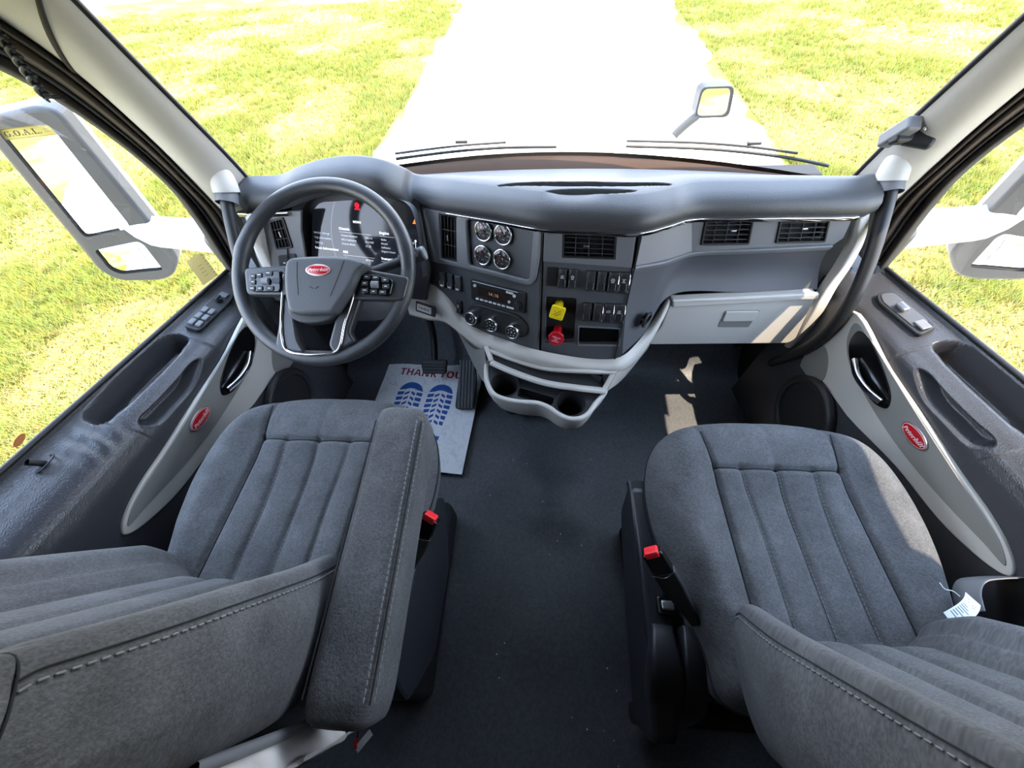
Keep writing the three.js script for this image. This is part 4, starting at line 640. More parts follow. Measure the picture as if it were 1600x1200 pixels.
  part(podL, 'roller', put(cyl(0.0085, 0.0085, 0.016, 20).rotateZ(Math.PI / 2).translate(...[-0.1231,-0.0315], 0.026)), M.grey);
  const podR = part(sw, 'button_pod', put(plate(soften([[0.113,-0.0094],[0.1865,-0.0274],[0.1783,-0.066],[0.1082,-0.0616]], 0.010), 0.014, 0.026, 0.003, [], 3)), M.blackGloss, 'right thumb button pod');
  [[0.1225,-0.0214],[0.1439,-0.0229],[0.1668,-0.0289],[0.1183,-0.0363],[0.1687,-0.0437],[0.1187,-0.0527],[0.1401,-0.0556],[0.1614,-0.0571]].forEach((p) => part(podR, 'button', put(plate(rect(p[0], p[1], 0.0165, 0.0105, 0.002), 0.004, 0.0285, 0.001)), M.charcoal));
  part(podR, 'roller', put(cyl(0.0085, 0.0085, 0.016, 20).rotateZ(Math.PI / 2).translate(...[0.1427,-0.0393], 0.026)), M.grey);
  const mk = (parent, quad, n) => { for (let i = 0; i < quad.length; i++) part(parent, 'button_mark', put(box(0.006 + 0.002 * (i % 2), 0.0016, 0.0006, quad[i][0], quad[i][1], 0.029, 0.0002)), M.white); void n; };
  mk(podL, lq.slice(0, 7)); mk(podR, [[0.1225,-0.0214],[0.1439,-0.0229],[0.1668,-0.0289],[0.1183,-0.0363],[0.1687,-0.0437],[0.1187,-0.0527],[0.1401,-0.0556],[0.1614,-0.0571]]); void bt;

  const col = thing('steering_column', 'dark steering column shroud with multifunction stalk behind the wheel', 'steering column');
  const q = (x, y, z) => FW.at(x, y, z);
  const rows = [[-0.03, 0.062], [-0.06, 0.075], [-0.11, 0.085], [-0.17, 0.09], [-0.23, 0.085]].map(([z, r]) => Array.from({ length: 28 }, (_, k) => { const a = (k / 28) * Math.PI * 2; return q(r * Math.sign(Math.cos(a)) * Math.abs(Math.cos(a)) ** 0.7, -0.01 + r * 0.8 * Math.sign(Math.sin(a)) * Math.abs(Math.sin(a)) ** 0.7, z); }));
  part(col, 'column_shroud', loft([rows[0].map(() => q(0, -0.01, -0.03)), ...rows], true), M.panelDark);
  const s0 = q(0.06, 0.01, -0.07), s2 = [-0.3007,0.8449,-0.8];
  const st = part(col, 'stalk', tube([s0, [lerp(s0[0], s2[0], 0.5), lerp(s0[1], s2[1], 0.5), lerp(s0[2], s2[2], 0.5)], s2], 0.012, 16, 14), M.charcoal, 'multifunction stalk with white symbols');
  const e = V(s2).sub(V(s0)).normalize();
  part(st, 'stalk_end', tube([V(s2).addScaledVector(e, -0.05).toArray(), V(s2).toArray(), V(s2).addScaledVector(e, 0.012).toArray()], 0.0175, 10, 18), M.charcoal);
  part(st, 'stalk_cap', new THREE.CylinderGeometry(0.016, 0.0175, 0.006, 20).applyQuaternion(new THREE.Quaternion().setFromUnitVectors(new THREE.Vector3(0, 1, 0), e)).translate(...V(s2).addScaledVector(e, 0.0135).toArray()), M.grey);
  const stt = canvasTex(256, 128, (g) => { g.fillStyle = '#26282b'; g.fillRect(0, 0, 256, 128); g.fillStyle = g.strokeStyle = '#f2f2f2'; g.lineWidth = 10; g.beginPath(); g.arc(150, 64, 26, 0, 7); g.stroke(); g.fillRect(30, 40, 70, 12); g.fillRect(30, 76, 70, 12); g.fillRect(200, 56, 26, 14); });
  const up = new THREE.Vector3(0, 0.8, 0.6), fx = e.clone(), fz = up.addScaledVector(fx, -up.dot(fx)).normalize(), fy = fz.clone().cross(fx);
  part(st, 'stalk_symbols', new Frame(V(s2).addScaledVector(e, -0.02).toArray(), fx.toArray(), fy.toArray()).put(new THREE.PlaneGeometry(0.044, 0.02).translate(0, 0, 0.0176)), flat(stt, 0.5));
}
// ---------------------------------------------------------------- pedals and paper mat
{
  const bp = thing('brake_pedal', 'black ribbed brake pedal at the top edge of the paper mat', 'pedal');
  const c = [-0.4509,0.13,-1.001], F = new Frame(c, [1, 0, 0], [0, 0.75, -0.66]);
  part(bp, 'pedal_pad', F.put(plate(soften([[-0.052, -0.028], [0.052, -0.028], [0.06, 0.034], [-0.06, 0.034]], 0.01), 0.02, 0.01, 0.004, [], 3)), M.black);
  for (let i = 0; i < 4; i++) part(bp, 'rib', F.put(box(0.092, 0.004, 0.004, 0, -0.018 + i * 0.014, 0.011, 0.001)), M.panelDark);
  part(bp, 'pedal_arm', tube([F.at(0, 0, -0.01), [c[0] + 0.0, c[1] + 0.12, c[2] - 0.1], [c[0] - 0.02, 0.5, c[2] - 0.13]], 0.014, 20, 10), M.black);
  const ap = thing('accelerator_pedal', 'tall black grooved accelerator pedal beside the console', 'pedal');
  const b = [-0.3096,0.035,-0.843], t = [-0.2964,0.15,-1.0534], up = V(t).sub(V(b)), len = up.length(), f = new Frame(b, [1, 0, 0], up.clone().addScaledVector(new THREE.Vector3(1, 0, 0), -up.x).normalize().toArray());
  part(ap, 'pedal_pad', f.put(plate(soften([[-0.042, 0], [0.04, 0], [0.05, len * 0.55], [0.04, len * 0.92], [0.012, len], [-0.01, len * 0.98], [-0.026, len * 0.85]], 0.02), 0.022, 0.012, 0.004, [], 3)), M.charcoal);
  for (let i = 0; i < 5; i++) part(ap, 'rib', f.put(box(0.0095, len * 0.88, 0.005, -0.026 + i * 0.0142 + 0.002, len * 0.47, 0.0125, 0.0015)), M.panelDark);
  part(ap, 'pedal_arm', boxAt(b[0] - 0.02, b[0] + 0.02, 0.0, 0.06, b[2] - 0.12, b[2] - 0.05, 0.005), M.black);

  // printed paper mat
  const W = 0.47, H = 0.56;
  const tex = canvasTex(1024, 1220, (g, w, h) => {
    g.fillStyle = '#f3f3f5'; g.fillRect(0, 0, w, h);
    for (let i = 0; i < 900; i++) { const x = rnd() * w, y = rnd() * h, r = 2 + rnd() * 16; g.fillStyle = `rgba(${150 + rnd() * 40 | 0},${140 + rnd() * 40 | 0},${125 + rnd() * 40 | 0},${0.03 + 0.09 * rnd() * (y < 420 ? 1.8 : 0.7)})`; g.beginPath(); g.ellipse(x, y, r * 2.4, r * 0.7, rnd() * 3, 0, 7); g.fill(); }
    for (let i = 0; i < 60; i++) { const x = 640 + rnd() * 340, y = 760 + rnd() * 300, a = rnd() * 3; g.strokeStyle = `rgba(110,105,100,${0.1 + 0.25 * rnd()})`; g.lineWidth = 2; g.beginPath(); g.moveTo(x, y); g.lineTo(x + 26 * Math.cos(a), y + 26 * Math.sin(a)); g.stroke(); }
    g.fillStyle = '#a01e36'; g.font = 'bold 118px sans-serif'; g.fillText('THANK YOU', 150, 210);
    const shoe = (cx) => { g.save(); g.translate(cx, 0); g.fillStyle = '#2f5ba8'; g.beginPath(); g.moveTo(-122, 400); g.quadraticCurveTo(-100, 300, 0, 296); g.quadraticCurveTo(100, 300, 122, 400); g.lineTo(60, 384); g.quadraticCurveTo(0, 350, -60, 384); g.closePath(); g.fill();
      for (let i = 0; i < 6; i++) for (const s of [-1, 1]) { const y = 420 + i * 62, o = 128 - Math.max(0, i - 2) * 8; g.beginPath(); g.moveTo(s * o, y); g.lineTo(s * (o - 2), y + 42); g.lineTo(s * 66, y + 42 - 14); g.lineTo(s * 64, y - 8); g.closePath(); g.fill(); g.beginPath(); g.moveTo(s * 10, y - 20); g.lineTo(s * 54, y + 8); g.lineTo(s * 50, y + 36); g.lineTo(s * 10, y + 8); g.closePath(); g.fill(); }
      for (let i = 0; i < 4; i++) for (const s of [-1, 1]) { const y = 880 + i * 60, o = 100 - i * 8; g.beginPath(); g.moveTo(s * o, y); g.lineTo(s * (o - 4), y + 40); g.lineTo(s * 30, y + 34); g.lineTo(s * 28, y - 4); g.closePath(); g.fill(); }
      g.beginPath(); g.moveTo(-70, 1120); g.quadraticCurveTo(0, 1180, 70, 1120); g.lineTo(40, 1110); g.lineTo(-40, 1110); g.closePath(); g.fill(); g.restore(); };
    shoe(330); shoe(640);
  });
  const tl = [-0.7437,0.012,-1.054], br = [-0.2863,0.012,-0.5535], tr = [-0.2686,0.012,-0.8551];
  const uo = V(tr).sub(V(br)), ang = Math.atan2(-(uo.x), -(uo.z)); void ang; void tl;
  const rows = []; for (let i = 0; i <= 24; i++) { const r = []; for (let j = 0; j <= 24; j++) r.push([(j / 24 - 1) * W, 0.014 + 0.006 * noise(i * 0.4, j * 0.4) + 0.012 * sstep(20, 24, j) * sstep(8, 0, i) , (i / 24 - 1) * H]); rows.push(r); }
  const g = loft(rows); const uv = g.attributes.uv; let k = 0; for (let i = 0; i <= 24; i++) for (let j = 0; j <= 24; j++, k++) uv.setXY(k, j / 24, 1 - i / 24);
  g.rotateY(-0.07).translate(br[0], 0, br[2]);
  solo('paper_floor_mat', g, flat(tex, 0.85), 'white printed paper mat with blue shoe prints in the driver foot well', 'paper mat');
}

// ---------------------------------------------------------------- seats
const halfOut = [[0, -0.505], [0.08, -0.503], [0.16, -0.49], [0.215, -0.462], [0.252, -0.41], [0.272, -0.34], [0.274, -0.27], [0.262, -0.19], [0.238, -0.10], [0.212, -0.02], [0.20, 0.05], [0.13, 0.075]];
function makeSeat(name, label, cx, top, dz, backDz, backX) {
  const seat = thing(name, label, 'seat');
  const outline = spline2([...halfOut, ...halfOut.slice(1).reverse().map(([x, z]) => [-x, z]).map((p) => p), ].filter((p, i, a) => i === 0 || p !== a[i - 1]), 320);
  const C0 = [0, -0.2], seamX = 0.136, seamZ = -0.362;
  const groove = (d, w, dep) => dep * Math.exp(-(d * d) / (w * w));
  const height = (x, z) => {
    const ax = Math.abs(x); let y = 0.026 * sstep(0.13, 0.21, ax) - 0.012 * (1 - sstep(0.0, 0.15, ax)) * sstep(-0.4, -0.25, z);
    y += 0.012 * sstep(-0.3, -0.42, z);
    if (z > seamZ - 0.03) { const f = sstep(seamZ - 0.012, seamZ, z); for (const s of [-0.07, 0, 0.07]) { const d = x - s * (1 + 0.12 * sstep(-0.2, -0.36, z)); y -= f * groove(d, 0.006, 0.005); } y += f * 0.004 * Math.abs(Math.sin((x / 0.07) * Math.PI)) * (ax < seamX ? 1 : 0); }
    if (z > seamZ) y -= groove(ax - seamX, 0.006, 0.008);
    else { const xs = seamX + (seamZ - z) * 0.13; y -= groove(ax - xs, 0.006, 0.007); }
    if (ax < seamX + 0.004) y -= groove(z - seamZ, 0.006, 0.008);
    if (z < seamZ) y -= groove(x, 0.008, 0.002);
    y += 0.004 * (fbm(x * 9 + cx * 7, z * 9, 3) - 0.45) * sstep(0.1, 0.2, ax) + 0.002 * Math.sin(x * 70 + z * 45) * sstep(0.2, 0.25, ax) * sstep(-0.25, -0.12, z);
    return y;
  };
  const rows = [], rings = 96;
  for (let i = 0; i <= rings; i++) {
    const r = i / rings; rows.push(outline.map(([x, z]) => {
      const px = C0[0] + (x - C0[0]) * r, pz = C0[1] + (z - C0[1]) * r, e = clamp((r - 0.74) / 0.26);
      return [cx + px, top + height(px, pz) * (1 - e ** 3) - 0.055 * (1 - Math.sqrt(1 - e * e * 0.995)), pz + dz];
    }));
  }
  for (const [k, dy] of [[1.012, -0.075], [1.012, -0.10], [1.0, -0.125], [0.95, -0.145], [0.85, -0.15]]) rows.push(outline.map(([x, z]) => [cx + x * k, top + dy, C0[1] + (z - C0[1]) * k + dz]));
  const cu = part(seat, 'cushion', loft(rows, true, (p) => [p[0], p[2] - p[1] * 0.7]), M.fabric, 'grey fabric seat cushion with stitched channels');
  const line = (pts, n = 40) => spline3(pts.map(([x, z]) => [cx + x, 0, z + dz]), n).map((p) => [p[0], top + height(p[0] - cx, p[2] - dz) + 0.0012, p[2]]);
  const seams = [line([[seamX, 0.0], [seamX, -0.2], [seamX, seamZ]]), line([[-seamX, 0.0], [-seamX, -0.2], [-seamX, seamZ]]), line([[-seamX, seamZ], [0, seamZ], [seamX, seamZ]]), line([[seamX, seamZ], [seamX + 0.012, -0.45]]), line([[-seamX, seamZ], [-seamX - 0.012, -0.45]])];
  part(cu, 'seam', merge(seams.map((s) => tube(s, 0.0014, 60, 5))), M.seam);
  part(cu, 'stitching', merge([-0.07, 0, 0.07].map((s) => stitches(line([[s, 0.0], [s * 1.02, -0.2], [s * 1.12, seamZ + 0.004]]), 0.0075, 0.0008, [0.0016, 0.0008, 0]))), M.thread);
  const piping = outline.map(([x, z]) => [cx + x * 1.013, top - 0.078, C0[1] + (z - C0[1]) * 1.013 + dz]); part(cu, 'piping', tube(piping, 0.003, 240, 6, true), M.seam);
  // backrest: slices stacked along the lean
  const bx = backX, front = (y) => -0.114 + 0.337 * (y - 0.73) + backDz, back = (y) => Math.max(0.085 + 0.10 * (y - 0.65), front(y) + 0.13) + backDz * 0.6;
  const slices = []; const yB = top + 0.0, yT = 1.24;
  for (let i = 0; i <= 90; i++) {
    const t = i / 90, y = lerp(yB, yT, t), w = lerp(0.86, 1.0, sstep(0.0, 0.35, t)) * (1 - 0.10 * sstep(0.6, 1, t)) * (t > 0.9 ? Math.sqrt(1 - ((t - 0.9) / 0.1) ** 2 * 0.75) : 1) * (t < 0.1 ? lerp(0.9, 1, Math.sqrt(t / 0.1)) : 1), f = front(y) + (t < 0.12 ? 0.05 * (1 - Math.sqrt(t / 0.12)) : 0) + (t > 0.9 ? 0.06 * ((t - 0.9) / 0.1) ** 2 : 0), r = back(y) - (t > 0.9 ? 0.05 * ((t - 0.9) / 0.1) ** 2 : 0), dish = 0.05 * (1 - sstep(0.75, 0.9, t) * 0.6);
    const half = [[0, f + dish], [0.06, f + dish], [0.11, f + dish * 0.92], [0.15, f + dish * 0.5], [0.182, f + 0.004], [0.206, f + 0.002], [0.226, f + 0.03], [0.236, f + 0.075], [0.236, r - 0.05], [0.222, r - 0.012], [0.18, r], [0.08, r + 0.006]];
    const loop = spline2([...half, [0, r + 0.007], ...half.slice(1).reverse().map(([x, z]) => [-x, z])], 220);
    slices.push(loop.map(([x, z]) => { const inner = Math.abs(x) < 0.14 && z < (f + r) / 2 ? 1 : 0; let q = z; if (inner) { for (const s of [-0.105, -0.035, 0.035, 0.105]) q += groove(x - s, 0.006, 0.006); q -= 0.003 * Math.abs(Math.cos((x / 0.07) * Math.PI)); } if (z < (f + r) / 2) q += groove(Math.abs(x) - 0.217, 0.005, 0.003); const dn = groove(y - (yB + 0.79 * (yT - yB)), 0.006, 0.004); if (z < (f + r) / 2) q += dn; else q -= dn; return [bx + x * w, y, q]; }));
  }
  const cap = (row, y) => row.map(() => { let sx = 0, sz = 0; for (const p of row) { sx += p[0] / row.length; sz += p[2] / row.length; } return [sx, y, sz]; });
  const bk = part(seat, 'backrest', loft([cap(slices[0], yB), ...slices, cap(slices[90], yT)], true, (p) => [p[0] + p[2], p[1]]), M.fabric, 'grey fabric backrest with raised side bolsters');
  // stitched seams along both bolster edges: find the slice point at the given side offset
  const idxOf = (s, off, deep) => { const row = slices[45]; let best = 0, bd = 1e9; row.forEach((p, k) => { const d = Math.hypot((p[0] - bx) * s - off, p[2] - front(p[1]) - deep); if (d < bd) { bd = d; best = k; } }); return best; };
  const edge = (s, off, deep) => { const k = idxOf(s, off, deep), pts = []; for (let i = 6; i <= 71; i++) { const p = slices[i][k]; pts.push([p[0] + s * 0.0012, p[1], p[2] - 0.0006]); } return pts; };
  part(bk, 'seam', tube(slices[71].filter((_, i) => i % 4 === 0).map((p) => [p[0] * 1 + (p[0] - bx) * 0.004, p[1], p[2]]), 0.001, 200, 5, true), M.seam);
  for (const s of [-1, 1]) { part(bk, 'seam', tube(edge(s, 0.217, 0.015), 0.0009, 120, 5), M.seam); part(bk, 'stitching', stitches(edge(s, 0.2195, 0.0195), 0.0085, 0.0011, [0, 0, 0]), M.thread); }
  return { seat, cushion: cu };
}
const driver = makeSeat('driver_seat', 'grey fabric driver seat behind the steering wheel with a padded armrest', -0.512, 0.632, -0.018, 0, -0.535).seat;
const passenger = makeSeat('passenger_seat', 'grey fabric passenger seat with sunlit patches and no armrest', 0.545, 0.585, 0.0, 0.052, 0.54).seat;
{
  // driver armrest
  const t = 0.006, a = new THREE.Group(); void t; void a;
  const prof = [[-0.378, 0.72, 0.8], [-0.375, 0.88, 0.9], [-0.366, 0.96, 0.97], [-0.345, 1, 1], [-0.2, 1, 1], [-0.05, 1, 1], [0.05, 0.98, 1], [0.078, 0.9, 0.93], [0.09, 0.72, 0.8], [0.094, 0.5, 0.55]];
  const rows = [], zs = spline2(prof.map((p) => [p[0], p[1]]), 60, false), hs = spline2(prof.map((p) => [p[0], p[2]]), 60, false);
  for (let i = 0; i < 60; i++) { const z = zs[i][0], kw = zs[i][1], kh = hs[i][1], u = (z + 0.37) / 0.46, cx = lerp(-0.262, -0.245, u), ring = []; for (let k = 0; k < 48; k++) { const an = (k / 48) * Math.PI * 2, c = Math.cos(an), s = Math.sin(an), e = 0.42; ring.push([cx + 0.049 * kw * Math.sign(c) * Math.abs(c) ** e, 0.742 + 0.058 * kh * Math.sign(s) * Math.abs(s) ** e, z]); } rows.push(ring); }
  const cap = (r) => r.map(() => { const c = [0, 0, 0]; for (const p of r) for (let k = 0; k < 3; k++) c[k] += p[k] / r.length; return c; });
  const arm = part(driver, 'armrest', loft([cap(rows[0]), ...rows, cap(rows[59])], true, (p) => [p[0] + p[1], p[2]]), M.fabric, 'long fabric armrest with double stitching');
  const sl = (dx, dy) => Array.from({ length: 12 }, (_, i) => { const z = -0.345 + 0.41 * i / 11, u = (z + 0.37) / 0.46; return [lerp(-0.262, -0.245, u) + dx, 0.8 + dy, z]; });
  part(arm, 'seam', tube(sl(0.0445, -0.004), 0.0014, 40, 5), M.seam); part(arm, 'seam', tube(sl(-0.0445, -0.004), 0.0014, 40, 5), M.seam);
  part(arm, 'stitching', stitches(sl(0.037, 0.0005), 0.0085, 0.0011, [0, 0, 0]), M.thread); part(arm, 'stitching', stitches(sl(0.0475, -0.0095), 0.0085, 0.0011, [0, 0, 0]), M.thread);
  part(driver, 'armrest_pivot', cyl(0.03, 0.03, 0.05, 28).rotateZ(Math.PI / 2).translate(-0.3, 0.72, 0.03), M.seatPlastic);
  // buckles
  const buckle = (parent, a, b, w) => {
    const d = V(b).sub(V(a)).normalize(), X = new THREE.Vector3(1, 0, 0.25).addScaledVector(d, -d.x - 0.25 * d.z).normalize(), F = new Frame(a, X.toArray(), d.toArray()), L = V(a).distanceTo(V(b));
    const bk = part(parent, 'belt_buckle', F.put(plate(soften([[-w * 0.24, 0], [w * 0.24, 0], [w * 0.5, L * 0.55], [w * 0.5, L * 0.74], [-w * 0.5, L * 0.74], [-w * 0.5, L * 0.55]], 0.006), 0.022, 0.011, 0.005, [], 3)), M.black, 'black belt buckle with a red button');
    part(bk, 'buckle_head', F.put(rbox(w * 0.9, L * 0.3, 0.02, 0.004, 0, L * 0.84, 0)), M.blackGloss); part(bk, 'release_button', F.put(rbox(w * 0.62, 0.014, 0.019, 0.003, 0, L * 0.985, 0.002)), M.redBuckle, 'red release button');
    part(bk, 'buckle_rim', F.put(tube([[-w * 0.5, L * 0.75, 0.012], [0, L * 0.7, 0.0125], [w * 0.5, L * 0.75, 0.012]], 0.0008, 10, 5)), M.chromeSoft);
  };
  buckle(driver, [-0.2616,0.58,-0.1031], [-0.196,0.685,-0.201], 0.04);
  buckle(passenger, [0.3198,0.53,-0.0631], [0.2191,0.65,-0.1643], 0.042);
  // driver side cover, rails, base
  part(driver, 'side_cover', new Frame([-0.268, 0, 0], [0, 0, 1], [0, 1, 0]).put(plate(soften([[-0.34, 0.38], [-0.3, 0.5], [-0.05, 0.56], [0.06, 0.54], [0.1, 0.42], [0.02, 0.22], [-0.2, 0.2]], 0.03), 0.04, 0.02, 0.008).rotateY(0)), M.seatPlastic);
  const rc = [-0.245,0.5891,-0.0814]; part(driver, 'round_cap', new THREE.TorusGeometry(0.017, 0.0018, 8, 28).rotateY(Math.PI / 2).translate(rc[0], rc[1], rc[2]), M.chromeSoft);
  part(driver, 'adjuster_loop', tube([[-0.3427,0.3,-0.467],[-0.3116,0.3,-0.468],[-0.303,0.3,-0.4297],[-0.3343,0.3,-0.4223]], 0.006, 30, 8), M.black);
  part(driver, 'adjuster_knob', rbox(0.02, 0.03, 0.03, 0.006, ...[-0.2668,0.45,-0.2929]), M.black);
  part(driver, 'pedestal', merge([rbox(0.42, 0.30, 0.42, 0.05, -0.53, 0.30, -0.16), rbox(0.5, 0.14, 0.54, 0.03, -0.53, 0.07, -0.14)]), M.blackMatte);
  const rb = [-0.389,0.12,0.1136]; part(driver, 'floor_bracket', merge([rbox(0.03, 0.05, 0.07, 0.006, ...rb), tube([[rb[0], rb[1] + 0.02, rb[2]], [rb[0], rb[1] + 0.1, rb[2] - 0.03]], 0.004, 8, 6)]), M.black);
  // pale lining and frayed hem at the backrest foot
  const hem = [[-0.315,0.9216,0.1061],[-0.315,0.8238,0.1042],[-0.315,0.7068,0.1],[-0.315,0.628,0.0941]]; part(driver, 'hem', tube(hem, 0.007, 40, 8), M.grey, 'frayed grey hem at the foot of the backrest');
  const h2 = spline3(hem, 24); part(driver, 'backrest_lining', loft([h2, h2.map((p, i) => [p[0] + 0.01 + 0.006 * Math.sin(i * 0.9), p[1] - 0.05, p[2] + 0.035]), h2.map((p, i) => [p[0] + 0.03 + 0.008 * Math.sin(i * 0.7), p[1] - 0.11, p[2] + 0.02])]), M.lining, 'loose pale lining cloth');
  part(driver, 'rear_belt_latch', merge([rbox(0.03, 0.02, 0.06, 0.006, ...[-0.7641,0.56,-0.1252]), rbox(0.02, 0.02, 0.05, 0.005, ...[-0.8053,0.54,-0.1167])]), M.chromeSoft);
  // passenger frame, switch and recliner cover
  const PF = new Frame([0.262, 0, 0], [0, 0, -1], [0, 1, 0]);
  const sf = part(passenger, 'side_frame', PF.put(plate(soften([[0.36, 0.50], [0.33, 0.36], [0.1, 0.28], [-0.12, 0.24], [-0.14, 0.40], [-0.02, 0.46], [0.2, 0.50]], 0.03), 0.05, 0.025, 0.01, [], 3)), M.seatPlastic);
  part(sf, 'frame_top', sweep([[0.262, 0.485, -0.36], [0.262, 0.475, -0.2], [0.27, 0.455, -0.03]], [1, 0, 0], 0.055, 0.03, 20), M.seatPlastic);
  const rk = [0.2841,0.475,-0.093]; const rs = part(sf, 'rocker_bezel', rbox(0.044, 0.016, 0.036, 0.006, rk[0], rk[1] + 0.008, rk[2]), M.blackGloss); void rs;
  part(sf, 'rocker_button', rbox(0.026, 0.01, 0.018, 0.004, rk[0] - 0.002, rk[1] + 0.015, rk[2]), M.chromeSoft, 'silver seat adjust rocker');
  const rec = (dx, k) => sweep([[0.265 + dx, 0.47, -0.055], [0.262 + dx, 0.475, 0.0], [0.27 + dx, 0.40, 0.06], [0.29 + dx, 0.22, 0.10], [0.30 + dx, 0.06, 0.12]], [1, 0, 0], (t) => k * lerp(0.045, 0.07, sstep(0, 0.4, t)), 0.05, 40);
  part(passenger, 'recliner_cover', rec(0, 1), M.seatPlastic); part(passenger, 'recliner_cover', rec(0.055, 0.75), M.seatPlastic);
  part(passenger, 'pedestal', merge([rbox(0.42, 0.30, 0.42, 0.05, 0.56, 0.27, -0.14), rbox(0.52, 0.12, 0.52, 0.03, 0.56, 0.06, -0.12)]), M.blackMatte);
  // care tag, belt webbing on the right
  const tt = canvasTex(256, 256, (g) => { g.fillStyle = '#dfe6ee'; g.fillRect(0, 0, 256, 256); g.fillStyle = '#4a525c'; for (let i = 0; i < 7; i++) g.fillRect(24, 120 + i * 16, 90 + ((i * 37) % 90), 5); for (let i = 0; i < 26; i++) g.fillRect(20 + rnd() * 200, 20 + rnd() * 80, 6 + rnd() * 14, 4); });
  const tq = [[0.705,0.625,-0.0909],[0.7112,0.625,-0.0673],[0.7728,0.625,-0.1045],[0.7604,0.625,-0.1243]]; { const g = loft([[tq[0], tq[3]], [tq[1], tq[2]]].map((r) => { const o = []; for (let k = 0; k <= 8; k++) o.push([lerp(r[0][0], r[1][0], k / 8), lerp(r[0][1], r[1][1], k / 8) + 0.012 * Math.sin(k / 8 * 3.1), lerp(r[0][2], r[1][2], k / 8)]); return o; })); const uv = g.attributes.uv; for (let i = 0; i < uv.count; i++) uv.setXY(i, i < 9 ? 0 : 1, (i % 9) / 8); part(passenger, 'care_tag', g, flat(tt, 0.8), 'white printed care tag'); part(passenger, 'tag_thread', tube([[0.7216,0.63,-0.1369],[0.7242,0.63,-0.127],[0.7368,0.63,-0.1236],[0.7427,0.63,-0.1161]], 0.0007, 20, 5), M.white); }
  const bw = [[0.7746,0.6,-0.098],[0.7872,0.6,-0.1284],[0.8074,0.6,-0.147],[0.8414,0.6,-0.1538],[0.9039,0.6,-0.1577],[0.9478,0.6,-0.1587]]; part(passenger, 'belt_webbing', sweep(bw, [0.1, 1, 0.2], 0.046, 0.003, 40), M.grey, 'grey belt webbing beside the cushion');
  part(passenger, 'belt_anchor', merge([rbox(0.05, 0.1, 0.06, 0.02, 0.79, 0.46, -0.06), rbox(0.12, 0.08, 0.1, 0.02, 0.86, 0.42, -0.03)]), M.black);
  part(passenger, 'wiring', merge([tube([[0.9008,0.4,-0.0779],[0.936,0.4,-0.0627],[0.9693,0.4,-0.0372],[1.0125,0.4,-0.0288]], 0.004, 20, 6), tube([[0.8934,0.4,-0.055],[0.9418,0.4,-0.052],[1.0101,0.4,-0.061]], 0.003, 20, 6), tube([[0.9093,0.42,-0.089],[0.9194,0.42,-0.0454],[0.9312,0.42,-0.0354]], 0.004, 20, 6)]), M.black);
}
// pull tag on the floor by the driver seat
{
  const tg = thing('pull_tag', 'small white tag with a red end on the floor behind the driver armrest', 'tag');
  const a = [-0.4436,0.1,0.2279], b = [-0.4084,0.12,0.1895];
  part(tg, 'tag_strip', sweep([a, [(a[0] + b[0]) / 2, 0.115, (a[2] + b[2]) / 2], b], [0.7, 0, 0.7], 0.016, 0.002, 10), M.white);
  part(tg, 'tag_end', rbox(0.012, 0.012, 0.02, 0.003, a[0] - 0.004, a[1], a[2] - 0.012), M.red);
  part(tg, 'tag_cord', tube([[a[0] - 0.004, a[1], a[2] - 0.012], [a[0] - 0.02, 0.06, a[2] - 0.03], [a[0] - 0.03, 0.01, a[2] - 0.05]], 0.0025, 12, 6), M.black);
}

// ---------------------------------------------------------------- grab handles, pillar camera, cord
for (const s of [-1, 1]) {
  const h = thing('grab_handle', s > 0 ? 'long black grab handle curving down beside the glove box' : 'black grab handle on the pillar left of the steering wheel', 'grab handle');
  const P = [[0.862, 0.925, -0.99], [0.862, 0.905, -0.968], [0.86, 0.84, -0.915], [0.86, 0.77, -0.868], [0.86, 0.68, -0.826], [0.86, 0.60, -0.812], [0.86, 0.52, -0.818], [0.86, 0.42, -0.85], [0.868, 0.325, -0.9], [0.89, 0.27, -0.93]].map((p) => [p[0] * s, p[1], p[2]]);
  part(h, 'bar', tube(P, 0.0165, 80, 16), M.black);
  part(h, 'mount_collar', tube(P.slice(0, 2).map((p, i) => (i ? [p[0], p[1] - 0.006, p[2] + 0.006] : p)), 0.027, 8, 20), M.grey);
  const cap = []; for (let i = 0; i <= 10; i++) { const t = i / 10, r = 0.03 * Math.sqrt(Math.max(0, 1 - (t * 1.0) ** 2.2)) + 0.0005; cap.push(Array.from({ length: 24 }, (_, k) => { const a = (k / 24) * Math.PI * 2; return [s * (0.862 + r * 1.0 * Math.cos(a)), 0.918 + 0.062 * t + r * 0.5 * Math.sin(a), -0.985 - 0.035 * t + r * Math.sin(a)]; })); }
  part(h, 'mount_cap', loft(cap, true), M.trim, 'light grey cap of the handle mount');
}
